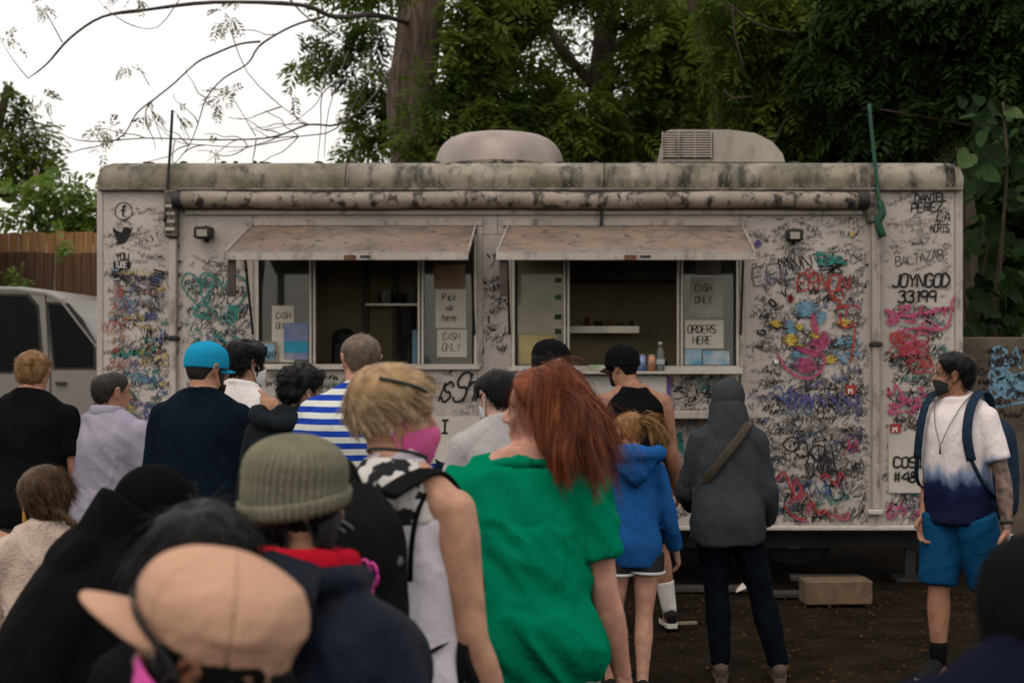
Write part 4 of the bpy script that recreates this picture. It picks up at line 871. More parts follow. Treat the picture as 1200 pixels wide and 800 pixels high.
# climbing plant with big heart-shaped leaves by the right end
cp = empty('climbing_plant', tuple(PW(1165, 0, 12.6)*(1, 1, 0)), 0, 'climbing plant with large heart-shaped leaves above the low masonry wall', 'plant'); co = np.array(cp.location)
for l, r in (([(1170, 680, 12.6), (1165, 400, 12.6), (1172, 300, 12.5), (1180, 200, 12.5), (1175, 120, 12.6)], .035), ([(1145, 400, 12.8), (1150, 330, 12.8), (1165, 260, 12.7)], .012), ([(1140, 390, 12.5), (1128, 330, 12.4), (1135, 240, 12.6)], .012)): limb('stem', l, r, .01, M_bark3, cp, 8)
hl = np.array([(0, 0), (.18, -.12), (.38, -.05), (.47, .2), (.38, .5), (.2, .78), (0, 1.0), (-.2, .78), (-.38, .5), (-.47, .2), (-.38, -.05), (-.18, -.12)])
hv = np.array([(x, y, -.25*abs(x)*1.0+.15*x*x-.18*y*y) for x, y in hl]+[(0, .3, .06), (0, .65, -.03)])
hf = [(12, i, i+1) for i in (0, 1, 2, 3)]+[(12, 4, 13), (13, 4, 5), (13, 5, 6), (13, 6, 7), (13, 7, 8), (12, 13, 8), (12, 8, 9), (12, 9, 10), (12, 10, 11), (12, 11, 0)]
MLB = [mat('broad_leaf', (.024, .050, .013), var=.4, scale=6, rough=.6, trans=.25, spec=.1), mat('broad_leaf_dark', (.009, .021, .006), var=.4, scale=6, rough=.6, trans=.2, spec=.08), mat('broad_leaf_pale', (.06, .095, .03), var=.3, scale=6, rough=.6, trans=.25, spec=.1)]
lm = []
for m_ in MLB: me = raw_mesh('leaf', hv, hf); me.materials.append(m_); lm.append(me)
for i in range(150):
    px = random.choice([random.uniform(1128, 1215), random.uniform(1135, 1205)]); py = random.uniform(110, 400); Y = random.uniform(12.2, 13.4)
    o = link('leaf', lm[0 if random.random() < .3 else (1 if random.random() < .92 else 2)], None, cp); o.location = PW(px, py, Y)-co
    s_ = random.uniform(.08, .24); o.scale = (s_, s_, s_); o.rotation_euler = (random.gauss(-2.0, .45), random.gauss(0, .5), random.gauss(0, .9))
# ------------------------------------------------------------------ people
def remesh(parts, voxel, smooth=4, decim=None):
    v, f = merge(parts); me = raw_mesh('tmp', v, f); o = bpy.data.objects.new('tmp', me); col.objects.link(o)
    md = o.modifiers.new('r', 'REMESH'); md.mode = 'VOXEL'; md.voxel_size = voxel; md.use_smooth_shade = True
    if smooth: sm = o.modifiers.new('s', 'SMOOTH'); sm.factor = .5; sm.iterations = smooth
    if decim: dc = o.modifiers.new('d', 'DECIMATE'); dc.ratio = decim
    dg = bpy.context.evaluated_depsgraph_get(); r = bpy.data.meshes.new_from_object(o.evaluated_get(dg))
    bpy.data.objects.remove(o); bpy.data.meshes.remove(me); return r
def verts(me): a = np.empty(len(me.vertices)*3, np.float32); me.vertices.foreach_get('co', a); return a.reshape(-1, 3).astype(float)
def norms(me): a = np.empty(len(me.vertices)*3, np.float32); me.vertex_normals.foreach_get('vector', a); return a.reshape(-1, 3).astype(float)
def setv(me, v): me.vertices.foreach_set('co', v.astype(np.float32).ravel()); me.update()
def folds(me, amp=.006, seed=0.0, vertical=True, fine=.4):
    """cloth folds pushed along the normals"""
    v, n = verts(me), norms(me); q = v+seed
    a = vnoise(q*((9, 9, 3.0) if vertical else (5, 5, 9))); a = 1-np.abs(a)*2.2
    b = vnoise(q*(4, 4, 2.2)+7.7); c = vnoise((q+np.stack([q[:, 2]*.7, q[:, 2]*.3, q[:, 0]*.4], 1))*(14, 14, 9)+3.1)
    setv(me, v+n*((a*.55+b*.9)*amp+(1-np.abs(c)*2)*amp*fine)[:, None])

HT = np.array([(0, .10, .28, .02), (.05, .165, .37, -.05), (.13, .225, .385, -.10), (.22, .262, .38, -.22), (.30, .285, .385, -.33), (.38, .30, .388, -.40), (.46, .315, .385, -.445), (.54, .325, .372, -.468), (.62, .335, .40, -.48), (.70, .338, .405, -.482),
               (.78, .325, .385, -.465), (.86, .285, .33, -.41), (.92, .225, .25, -.335), (.97, .14, .14, -.22), (1.0, .0, -.03, -.03)])
HPH = np.arccos(np.clip(2*HT[:, 0]-1, -1, 1))[::-1]; HW, HF, HB = (HT[::-1, i] for i in (1, 2, 3))
def head_pt(ph, th, off=0.0):
    """point of the bare head in units of head height; th = 0 is the face"""
    ph, th = np.broadcast_arrays(np.asarray(ph, float), np.asarray(th, float))
    w = np.interp(ph, HPH, HW); f = np.interp(ph, HPH, HF); b = np.interp(ph, HPH, HB); c0 = -.035
    c, s = np.cos(th), np.sin(th); y = np.where(c >= 0, c0+(f-c0)*np.sign(c)*np.abs(c)**.9, c0+(c0-b)*c); x = w*np.sign(s)*np.abs(s)**.92; z = (1+np.cos(ph))/2
    p = np.stack([x, y, z], -1)
    if np.any(np.asarray(off) != 0):
        d = p-np.array((0, -.04, .56)); d = d/np.array((.34, .44, .46))**2; d /= np.linalg.norm(d, axis=-1, keepdims=True)+1e-9; p = p+d*np.asarray(off)[..., None]
    return p
def head_parts(fem=False):
    nr, nc = 44, 56; ph = np.linspace(0.0001, math.pi-.0001, nr)[:, None]; th = (np.arange(nc)/nc*2*math.pi)[None]
    p = head_pt(ph, th).reshape(-1, 3)
    for sx in (-1, 1):   # eye sockets, cheeks
        d = np.linalg.norm((p-(sx*.145, .36, .535))/(.095, .16, .06), axis=1); p[:, 1] -= .045*np.exp(-d*d)
        d = np.linalg.norm((p-(sx*.19, .33, .42))/(.09, .15, .09), axis=1); p[:, 1] += .018*np.exp(-d*d)
    d = np.linalg.norm((p-(0, .38, .23))/(.13, .2, .045), axis=1); p[:, 1] += .03*np.exp(-d*d)
    d = np.linalg.norm((p-(0, .38, .13))/(.12, .2, .03), axis=1); p[:, 1] -= .02*np.exp(-d*d)
    P = [(p, grid_faces(nr, nc))]
    P.append(tube([(0, .33, .60), (0, .385, .56), (0, .44, .47), (0, .475, .415), (0, .44, .375), (0, .36, .37)], [(.03, .03), (.038, .04), (.052, .05), (.062, .045), (.07, .03), (.05, .02)], n=12, sub=3))
    for z, w in ((.262, .012), (.222, .02)): P.append(tube([(-.11, .345, z), (-.05, .395, z), (0, .402, z-.004), (.05, .395, z), (.11, .345, z)], [.008, w+.006, w+.008, w+.006, .008], n=8, ref=(0, 1, 0), sub=2))
    for sx in (-1, 1):   # ears: rim, lobe, bowl
        e = np.array([(0, .02, .47), (.03, .03, .56), (.05, -.01, .635), (.055, -.07, .65), (.05, -.115, .60), (.04, -.115, .53), (.03, -.085, .46), (.02, -.045, .405), (.0, -.01, .40)])
        e[:, 0] = sx*(.318+e[:, 0]*1.15); P.append(tube(e, [.02, .022, .024, .024, .024, .022, .022, .028, .02], n=8, sub=2, ref=(0, 1, 0)))
        c = np.array([(.335, -.01, .47), (.345, -.045, .53), (.35, -.06, .60)]); c[:, 0] *= sx; P.append(tube(c, [(.012, .05), (.014, .06), (.012, .05)], n=10, ref=(1, 0, 0), sub=2))
    return P
HL_T = np.radians([0, 25, 48, 68, 82, 97, 112, 130, 180]); HL_Z = np.array([.86, .85, .77, .60, .46, .56, .40, .26, .20])
def hairline(th, shift=0.0, nape=0.0):
    a = np.abs((th+math.pi) % (2*math.pi)-math.pi); return np.interp(a, HL_T, HL_Z)+shift+nape*np.interp(a, [1.7, 3.1], [0, 1])
def ribbons(roots, d0, length, steps, width, comb=None, grav=.3, wave=.0, freq=6, clump=0, push=None, seed=0):
    """tapered hair strands; returns verts, quads"""
    n = len(roots); p = roots.copy(); d = d0.copy(); pts = [p.copy()]; seg = (np.broadcast_to(length, (n,))/steps)[:, None]
    for k in range(steps):
        d = d+np.array((0, 0, -grav))*((k+1)/steps)
        if comb is not None: d = d+comb(p, k/steps)
        if wave: d = d+wave*np.stack([vnoise(p*freq+seed), vnoise(p*freq+seed+31), vnoise(p*freq+seed+57)], 1)
        d /= np.linalg.norm(d, axis=1)[:, None]+1e-9; p = p+d*seg
        if push is not None: p = push(p)
        pts.append(p.copy())
    pts = np.stack(pts, 1)
    if clump and n > clump:
        g = rng.choice(n, clump, replace=False); near = np.concatenate([np.argmin(((q[:, None]-roots[g][None])**2).sum(2), 1) for q in np.array_split(roots, max(1, n//1500))])
        wgt = (np.linspace(0, 1, steps+1)**1.1*.72)[None, :, None]; pts = pts+(pts[g][near]-pts)*wgt
    t = np.gradient(pts, axis=1); t /= np.linalg.norm(t, axis=2)[..., None]+1e-9
    out = rng.normal(size=(n, 1, 3))*.35+(pts-pts.mean((0, 1))); w = np.cross(t, out); w /= np.linalg.norm(w, axis=2)[..., None]+1e-9
    ww = np.broadcast_to(width, (n,))[:, None]*np.linspace(1, .18, steps+1)[None]**.8*.5
    v = np.stack([pts+w*ww[..., None], pts-w*ww[..., None]], 2).reshape(-1, 3)
    b = (np.arange(n)*(steps+1)*2)[:, None]+(np.arange(steps)*2)[None]; f = np.stack([b, b+1, b+3, b+2], -1).reshape(-1, 4)
    return v, f
def push_out(p, k=1.0, c=(0, -.04, .56), r=(.345, .445, .465)):
    q = (p-np.array(c))/np.array(r)/k; l = np.linalg.norm(q, axis=1)[:, None]; return np.where(l < 1, np.array(c)+q/np.maximum(l, .2)*np.array(r)*k, p)
def hair_cap(th_top=.06, th_side=.03, shift=0.0, lump=.4, seed=0, nape=0.0, bald=None, crown=None):
    nr, nc = 48, 72; ph = np.linspace(.0001, math.pi*.93, nr)[:, None]; th = (np.arange(nc)/nc*2*math.pi)[None]
    z = (1+np.cos(ph))/2+0*th; hl = hairline(th+0*ph, shift, nape); m = sstep((z-hl)/.07)
    T = th_side+(th_top-th_side)*sstep((z-.55)/.35); p0 = head_pt(ph+0*th, th+0*ph)
    nz = vnoise(p0.reshape(-1, 3)*(7, 7, 5)+seed).reshape(z.shape)+.6*vnoise(p0.reshape(-1, 3)*(17, 17, 12)+seed).reshape(z.shape)
    T = T*(1+lump*nz)
    if bald is not None: T = T*(1-bald*np.exp(-((p0[..., 0]/.16)**2+((p0[..., 1]+.2)/.17)**2))*(z > .7))
    return head_pt(ph+0*th, th+0*ph, -.02*(1-m)+(T+.004)*m).reshape(-1, 3), grid_faces(nr, nc)
def hair_strands(n, L, width, shift=0, nape=0, lift=.35, grav=.25, crown=(0, -.28, .95), comb=(0, 0, 0), wave=.25, steps=4, keep=None, off=.02, seed=0, clump=0):
    ph = np.arccos(rng.uniform(-.75, 1, n*2)); th = rng.uniform(0, 2*math.pi, n*2); z = (1+np.cos(ph))/2
    k = z > hairline(th, shift, nape)+.03; ph, th = ph[k][:n], th[k][:n]; r = head_pt(ph, th, np.full(len(ph), off))
    if keep is not None: m = keep(r); r = r[m]
    nrm = (r-np.array((0, -.04, .56)))/np.array((.34, .44, .46))**2; nrm /= np.linalg.norm(nrm, axis=1)[:, None]
    d = r-np.array(crown); d -= nrm*(d*nrm).sum(1)[:, None]; d /= np.linalg.norm(d, axis=1)[:, None]+1e-6
    d = d+nrm*lift+np.array(comb)+rng.normal(0, .22, d.shape); d /= np.linalg.norm(d, axis=1)[:, None]
    return ribbons(r, d, L*rng.uniform(.65, 1.25, len(r)), steps, width*rng.uniform(.6, 1.3, len(r)), grav=grav, wave=wave, freq=9, push=lambda p: push_out(p, 1.03), seed=seed, clump=clump)
def cover(edge, off, nr=26, nc=96, rim=.012, lip=None):
    """cap-like shell over the head: edge(th) gives its lower height, off(th, r, p) its distance from the skin"""
    th = np.arange(nc)/nc*2*math.pi; g = np.linspace(.0005, math.pi-.01, 400); ez = np.broadcast_to(edge(th), th.shape)
    pe = np.array([g[min(np.searchsorted(-(1+np.cos(g))/2, -e), 399)] for e in ez]); r = np.linspace(.002, 1, nr)
    ph = r[:, None]*pe[None]; T = th[None]+0*ph; R = r[:, None]+0*ph; p0 = head_pt(ph, T); o = off(T, R, p0)
    p = head_pt(ph, T, o).reshape(-1, 3); inn = head_pt(ph[-1:], T[-1:], o[-1:]-rim).reshape(-1, 3); inn2 = head_pt(ph[-1:]*.9, T[-1:], o[-1:]*0-.01).reshape(-1, 3)
    return np.concatenate([p, inn, inn2]), grid_faces(nr+2, nc)
def plane_edge(z0, slope):
    def e(th):
        z = np.full(th.shape, z0)
        for _ in range(8): ph = np.arccos(np.clip(2*z-1, -1, 1)); z = z0+slope*head_pt(ph, th)[..., 1]
        return z
    return e
def bill(z0, slope, L=.36, w=.30, curve=.05, droop=.08, thick=.012, y0=.34):
    nx, ny = 17, 8; v = []
    for lay in (0, -thick):
        for j in range(ny):
            t = j/(ny-1)
            for i in range(nx):
                u = -1+2*i/(nx-1); x = u*w*(1-.12*t); base = y0-.26*(abs(u)**2.4)
                y = base+L*t*math.sqrt(max(0, 1-(abs(u)**2.6)*.92)); z = z0+slope*y-curve*u*u-droop*t*t+.015+lay; v.append((x, y, z))
    f = []
    n = nx*ny
    for j in range(ny-1):
        for i in range(nx-1): a = j*nx+i; f.append((a, a+1, a+nx+1, a+nx)); f.append((n+a, n+a+nx, n+a+nx+1, n+a+1))
    per = [i for i in range(nx)]+[j*nx+nx-1 for j in range(1, ny)]+[(ny-1)*nx+i for i in range(nx-2, -1, -1)]+[j*nx for j in range(ny-2, 0, -1)]
    f += [(a, n+a, n+b, b) for a, b in zip(per, per[1:]+per[:1])]
    return np.array(v), f
def mask_shell(kn=False, low=.07, top=.47):
    nu, nv = 25, 15; v = []
    for j in range(nv):
        t = j/(nv-1); z = low+(top-low)*t
        for i in range(nu):
            u = -1+2*i/(nu-1); a = u*math.radians(72); zz = z-(.10*u*u if t > .5 else -.10*u*u)*abs(t-.5)*2
            ph = math.acos(2*zz-1); o = .022+(.11*(1-abs(u))**.8*(math.sin(math.pi*min(1, t*.9+.08)))**.7 if kn else .035*(1-u*u)*math.sin(math.pi*t)+.006*math.sin(t*22)*(1-u*u))
            p = head_pt(ph, a, np.array(o)); p = p+np.array((0, .07*math.exp(-(u/.25)**2)*sstep((t-.45)/.5), 0)); v.append(p)
    v = np.array(v); back = v*(.985, .985, 1)-(0, .008, 0); n = nu*nv; f = grid_faces(nv, nu, False)
    f = f+[tuple(n+i for i in q[::-1]) for q in f]
    per = [i for i in range(nu)]+[j*nu+nu-1 for j in range(1, nv)]+[(nv-1)*nu+i for i in range(nu-2, -1, -1)]+[j*nu for j in range(nv-2, 0, -1)]
    f += [(a, n+a, n+b, b) for a, b in zip(per, per[1:]+per[:1])]
    return np.concatenate([v, back]), f
def ear_loop(sx, r=.012, zt=.42, zb=.14):
    a = np.array([(.29, .14, zt), (.345, .04, .56), (.375, -.03, .66), (.365, -.12, .62), (.345, -.11, .47), (.34, -.02, .37), (.285, .12, zb)]); a[:, 0] *= sx
    return tube(a, [r]*len(a), n=6, sub=4)

SKINS = {}
def skin(c):
    k = tuple(c)
    if k not in SKINS:
        m = mat('skin_%d' % len(SKINS), c, rough=.55, var=.20, scale=22, spec=.3, bump=.12, bscale=140); b = m.node_tree.nodes['Principled BSDF']
        fold_bump(m, 25, .12); b.inputs['Subsurface Weight'].default_value = .12; b.inputs['Subsurface Radius'].default_value = (.02, .008, .004); b.inputs['Subsurface Scale'].default_value = .4; SKINS[k] = m
    return SKINS[k]
def cloth(name, c, **k):
    a = dict(rough=.9, var=.08, scale=5, bump=.25, bscale=70, spec=.03); a.update(k); new = 'cloth_'+name not in MATS; m = mat('cloth_'+name, c, **a)
    if new: fold_bump(m)
    return m
def hairmat(name, c, c2=None):
    return mat('hair_'+name, c, rough=.5, c2=c2 or tuple(x*.45 for x in c), scale=38, stretch=(1, 1, .5), spec=.14, detail=3)

class Person:
    def __init__(s, px, Y, H, label, face=0, skin_c=(.40, .22, .14), build=1.0, belly=0.0, fem=False, lean=0, roll=0, head=(0, 0, 0), arms=None, feet=None, voxel=.0075, decim=.35, hscale=1.0, neck=1.0, armw=1.0, legw=1.0, group='people waiting at the food truck', shoulders=1.0, headoff=(0, 0, 0)):
        build = 1+(build-1)*.8; build *= .95; armw *= .94; s.H, s.fem, s.bw, s.belly, s.Y, s.vox = H, fem, build, belly, Y, voxel; s.lean, s.roll = math.radians(lean), math.radians(roll)
        s.root = empty('person', (XW(px, Y), Y, 0), math.radians(face), label, 'person', group); s.skin = skin(skin_c); s.sh = shoulders
        s.hh = .128*H*hscale if H > 1.5 else .128*1.5*hscale*(.9+.1*H/1.5); s.neckw = neck
        yaw, pitch, rl = map(math.radians, head)
        # joints
        sw = (.088 if fem else .097)*H*s.sh*(.75+.25*build); s.J = {}
        arms = arms or {}; s.arms = arms
        for nm, sx in (('L', -1), ('R', 1)):
            ab, fl, el, inn = arms.get(nm, (11, 2, 14, 0)); ab, fl, el, inn = map(math.radians, (ab, fl, el, inn))
            S = np.array((sx*sw, -.004*H, .788*H)); u = np.array((sx*math.sin(ab), math.sin(fl)*math.cos(ab), -math.cos(fl)*math.cos(ab)))
            E = S+u*.178*H; g = fl+el; w = np.array((sx*math.sin(ab-inn), math.sin(g)*math.cos(ab-inn), -math.cos(g)*math.cos(ab-inn))); W = E+w*.15*H
            s.J[nm] = (S, E, W, w)
        fx = feet or {'L': (-.075, .0), 'R': (.075, .0)}
        s.feet = {k_: np.array((v_[0]*H/1.72, v_[1]*H/1.72, .045*H)) for k_, v_ in fx.items()}; s.legw = legw; s.armw = armw
        s.hp = {'L': np.array((-.052*H*(.8+.2*build), -.005*H, .50*H)), 'R': np.array((.052*H*(.8+.2*build), -.005*H, .50*H))}
        npv = np.array((0, .006*H, .868*H)); from mathutils import Euler
        R = np.array((Matrix.Rotation(yaw, 3, 'Z')@Matrix.Rotation(pitch, 3, 'X')@Matrix.Rotation(rl, 3, 'Y')))
        s.headR, s.headT = R, npv+np.array(headoff)*H; s.ho = np.array((0, .095, .02)); s.z_pole = 0
        s.parts = {}
    def bend(s, v):
        v = np.array(v, float); H = s.H; z0 = .52*H
        if s.lean or s.roll:
            t = sstep((v[:, 2]-z0)/(.30*H)+.0); t = np.where(v[:, 2] > z0, .25*t+.75*np.minimum(1, (v[:, 2]-z0)/(.22*H)), 0)
            for ang, ax in ((s.lean, 1), (s.roll, 0)):
                if not ang: continue
                a = ang*t; dz = v[:, 2]-z0; c, sn = np.cos(a), np.sin(a); q = v[:, ax].copy(); v[:, ax] = q*c+dz*sn; v[:, 2] = z0+dz*c-q*sn
        return v
    def hx(s, v):
        """head units to body space"""
        v = (np.asarray(v, float)-(0, -.035, .16)+s.ho*(1, 0, 0))*s.hh; v = v+np.array((0, .004*s.H, .0)); v = v@s.headR.T+s.headT
        if s.lean or s.roll:
            # the head follows the bent spine rigidly
            n = s.bend(np.array([s.headT, s.headT+(0, 0, .001), s.headT+(0, .001, 0), s.headT+(.001, 0, 0)])); o = n[0]
            M = np.stack([(n[3]-o), (n[2]-o), (n[1]-o)], 1)/.001; M, _ = np.linalg.qr(M); M = M*np.sign(np.diag(M))[None]
            v = (v-s.headT)@M.T+o
        return v
    def torso(s, ease=1.0, add=0.0, z0=.47, z1=.86, hang=0.0, hem=0.0):
        H = s.H; b = s.bw
        T = [(.465, .060, .055, 0), (.50, .096, .066, -.006), (.535, .101, .074, -.010), (.58, .093, .064, -.004), (.62, .087, .060, .002), (.68, .093, .066, .004), (.74, .101, .071, .002), (.785, .098, .066, -.002), (.808, .082, .054, -.006), (.832, .056, .044, -.008), (.86, .038, .037, -.006)]
        if s.fem: T = [(.465, .065, .06, 0), (.50, .104, .072, -.008), (.535, .106, .080, -.012), (.58, .092, .066, -.004), (.62, .079, .058, .002), (.68, .083, .066, .008), (.73, .092, .080, .016), (.775, .088, .064, .002), (.806, .073, .052, -.006), (.830, .049, .041, -.008), (.86, .032, .033, -.006)]
        T = np.array(T); zs = np.linspace(max(z0, .465), z1, 26); P, R = [], []
        for z in zs:
            w, d, y = (np.interp(z, T[:, 0], T[:, i]) for i in (1, 2, 3)); k = b if z < .81 else b+(1-b)*min(1, (z-.81)/.04)
            if .70 < z: w *= 1+(s.sh-1)*min(1, (z-.70)/.1)
            bl = s.belly*math.exp(-((z-.60)/.085)**2)
            w, d, y = w*k+bl*.55, d*k+bl, y+bl*.45
            if hang and z < .74:
                wc, dc = np.interp(.74, T[:, 0], T[:, 1])*b, np.interp(.74, T[:, 0], T[:, 2])*b; w = max(w, (w*(1-hang)+wc*hang)); d = max(d, d*(1-hang)+dc*hang)
            e = 1+(ease-1)*(1 if z < .80 else max(0, (.86-z)/.06))
            fl = hem*max(0, (.66-z)/.2)
            P.append((0, y*H, z*H)); R.append(((w*e+fl)*H+add, (d*e+fl)*H+add))
        return tube(P, R, n=30, ref=(1, 0, 0), power=2.25)
    def trap(s, add=0.0, out=1.0, scoop=0.0):
        H = s.H; r = []
        for nm in 'LR':
            if scoop:
                S = s.J[nm][0]; r.append(tube([S*(scoop, 1, 1)+(0, -.010*H, .022*H), S*(.5+.5*scoop, 1, 1)+(0, -.008*H, .012*H), S*(.95, 1, 1)+(0, 0, -.002*H)], [.024*H+add, .030*H+add, .030*H+add], n=14, sub=3, ref=(0, 0, 1))); continue
            S = s.J[nm][0]; r.append(tube([(0, -.008*H, .842*H), (S[0]*.42*out, -.010*H, .826*H), S*(.8*out, 1, 1)+(0, -.004*H, .006*H), S*(out, 1, 1)+(0, 0, -.006*H)], [.028*H+add, .028*H+add, .033*H+add, .026*H+add], n=14, sub=3, ref=(0, 0, 1)))
        return r
    def arm(s, nm, add=0.0, t0=0.0, t1=2.0, flare=0.0, sub=3):
        """t 0..1 upper arm, 1..2 forearm"""
        S, E, W, w = s.J[nm]; H, a = s.H, s.armw*(.7+.3*s.bw)*(.88 if s.fem else 1.0); k = [0, .2, .5, .8, 1.0, 1.2, 1.45, 1.75, 2.0]; rr = [.036, .0365, .031, .027, .0255, .028, .0265, .020, .0168]
        ts = [t0]+[q for q in k if t0 < q < t1]+[t1]; P = [S+(E-S)*t if t <= 1 else E+(W-E)*(t-1) for t in ts]; R = [np.interp(t, k, rr)*H*a+add+flare*H*max(0, (t-t0)/(t1-t0+1e-6)-.3) for t in ts]
        if t0 == 0:
            u = unit(S-E); r0 = R[0]; P = [P[0]+u*r0*.93, P[0]+u*r0*.72, P[0]+u*r0*.36]+P; R = [r0*.3, r0*.68, r0*.93]+R
        return tube(P, R, n=14, sub=sub, ref=(1, 0, 0))
    def leg(s, nm, add=0.0, t0=0.0, t1=2.0, flare=0.0):
        H = s.H; h, A = s.hp[nm], s.feet[nm]; K = (h+A)/2+(0, .012*H, .01*H); k = [0, .3, .7, 1.0, 1.3, 1.65, 2.0]; rr = [.056, .053, .042, .034, .0365, .028, .0215]
        ts = [t0]+[q for q in k if t0 < q < t1]+[t1]; P = [h+(K-h)*t if t <= 1 else K+(A-K)*(t-1) for t in ts]; R = [np.interp(t, k, rr)*H*s.legw*(.6+.4*s.bw)+add+flare*H*t/2 for t in ts]
        return tube(P, R, n=16, sub=3, ref=(1, 0, 0))
    def hand(s, nm, curl=28, spread=6, grip=None):
        S, E, W, w = s.J[nm]; sx = -1 if nm == 'L' else 1; H = s.H; L = .105*H; d = unit(w); inw = unit(np.array((-sx, .25, 0))-d*np.dot((-sx, .25, 0), d)); fwd = unit(np.cross(d, inw)*(1 if sx > 0 else -1)); fwd = fwd if fwd[1] > 0 else -fwd
        P = [tube([W-d*.012*H, W+d*.15*L, W+d*.35*L, W+d*.52*L], [(.0155*H, .0125*H), (.020*H, .011*H), (.0235*H, .0095*H), (.022*H, .0075*H)], n=14, ref=fwd, sub=3)]
        for i, (o, l) in enumerate(((.75, .43), (.26, .48), (-.26, .45), (-.74, .35))):
            p = W+d*(.48 if i != 3 else .45)*L+fwd*o*.020*H; a = math.radians(curl*(.6+.12*i)); dd = unit(d+fwd*o*math.radians(spread)); pts = [p]; r = [.0062*H, .006*H, .0056*H, .0042*H]
            for sg in (.45, .32, .25): dd = unit(dd*math.cos(a)+inw*math.sin(a)); p = p+dd*l*L*sg; pts.append(p)
            P.append(tube(pts, r, n=8, sub=2, ref=fwd))
        p = W+d*.12*L+fwd*.017*H; dd = unit(d*.75+fwd*.75+inw*.35); pts = [p]
        for sg, c in ((.22, 0), (.17, .25), (.14, .3)): dd = unit(dd+d*c+inw*c*.4); p = p+dd*sg*L; pts.append(p)
        P.append(tube(pts, [.0085*H, .0078*H, .0068*H, .005*H], n=8, sub=2, ref=inw)); return P
    def body(s, voxel=None, legs=True, tat=None, curl=28, feet=True):
        H = s.H; P = [s.torso()]+s.trap()+[s.arm('L'), s.arm('R')]+([s.leg('L'), s.leg('R')] if legs else [])
        P = [(s.bend(v), f) for v, f in P]
        hb = s.hx(np.array([(0, -.06, .30)]))[0]; nb = s.bend(np.array([(0, -.008*H, .82*H)]))[0]; nm = .5*(hb+nb); r = (.034 if not s.fem else .029)*H*s.neckw
        P.append(tube([nb, nm+(0, 0, 0), hb, s.hx(np.array([(0, -.06, .5)]))[0]], [r*1.25, r, r, r*.9], n=18, sub=3))
        P += [(s.hx(v), f) for v, f in head_parts(s.fem)]
        if legs and feet:
            for nm_ in 'LR':
                A = s.feet[nm_]; P.append(tube([A+(0, -.03*H, -.015*H), A+(0, .01*H, -.015*H), A+(0, .06*H, -.028*H), A+(0, .095*H, -.034*H)], [.022*H, .025*H, .02*H, .010*H], n=10, sub=2))
        me = remesh(P, voxel or s.vox, 3, s.decim if hasattr(s, 'decim') else .28)
        hv = [(s.bend(v), f) for q in 'LR' for v, f in s.hand(q, curl)]
        v0 = verts(me); f0 = [tuple(p.vertices) for p in me.polygons]; v, f = merge([(v0, f0)]+hv); bpy.data.meshes.remove(me)
        me = raw_mesh('body', v, f); o = link('body', me, s.skin, s.root)
        # lips a little darker: not modelled for masked faces; eyes
        for sx in (-1, 1):
            e = ellipsoid((sx*.142, .290, .535), (.046, .040, .030), 12, 8); build('eye', [(s.hx(e[0]), e[1])], EYE, s.root, True)
            ir = ellipsoid((sx*.144, .322, .535), (.020, .010, .020), 10, 6); build('iris', [(s.hx(ir[0]), ir[1])], IRIS, s.root, True)
            eb = tube([(sx*.07, .385, .605), (sx*.13, .388, .622), (sx*.20, .34, .612), (sx*.235, .30, .595)], [(.006, .010), (.007, .013), (.006, .011), (.004, .006)], n=8, sub=2); build('eyebrow', [(s.hx(eb[0]), eb[1])], s.brow if hasattr(s, 'brow') else IRIS, s.root, True)
        return o
    def add(s, name, part, m, smooth=True, headspace=True):
        ps = part if isinstance(part, list) else [part]; return build(name, [((s.hx(v) if headspace else s.bend(v)), f) for v, f in ps], m, s.root, smooth)
    def addn(s, name, vf, m, headspace=True):
        v, f = vf; o = link(name, raw_mesh(name, s.hx(v) if headspace else s.bend(v), f), m, s.root); o['kind'] = 'stuff'; return o
    def shirt(s, m, hem=.47, sleeve=.5, ease=1.06, add=.008, hang=.8, amp=.006, voxel=.011, name='shirt', flare=.012, collar=True, top=.852, hemfl=.0, extra=(), smooth=3, out=1.0, sadd=None, fine=.4, scoop=0.0, cr=.043, cz=.856):
        sadd = add if sadd is None else sadd
        P = [s.torso(ease, add, hem, top, hang, hemfl)]+s.trap(add+.002, out, scoop)
        if sleeve:
            for nm in 'LR': P.append(s.arm(nm, sadd+.003, 0, sleeve if not isinstance(sleeve, dict) else sleeve[nm], flare))
        if collar:
            H = s.H; a = np.linspace(0, 2*math.pi, 17); r = cr*H*(1 if not s.fem else .95)*s.neckw; P.append(tube([(r*math.cos(t), -.004*H+r*.95*math.sin(t), (cz+(.010 if not scoop else .002)*(-math.sin(t)))*H) for t in a], [.007*H if not scoop else .0045*H]*17, n=8, ref=(0, 0, 1)))
        P = [(s.bend(v), f) for v, f in P]+[(s.bend(v), f) for v, f in extra]
        me = remesh(P, voxel, smooth); folds(me, amp, seed=s.root.location.x*3.7+s.root.location.y, fine=fine); me.name = name; return link(name, me, m, s.root)
    def trousers(s, m, t1=1.93, ease=1.03, add=.009, flare=.006, voxel=.012, amp=.005, name='trousers', top=.535, legadd=None):
        P = [s.torso(1.0, .004, .465, top)]+[s.leg(q, (legadd if legadd is not None else add+.006), 0, t1, flare) for q in 'LR']
        P = [(s.bend(v), f) for v, f in P]; me = remesh(P, voxel, 3); folds(me, amp, seed=s.root.location.x*2.1, vertical=False); me.name = name; return link(name, me, m, s.root)
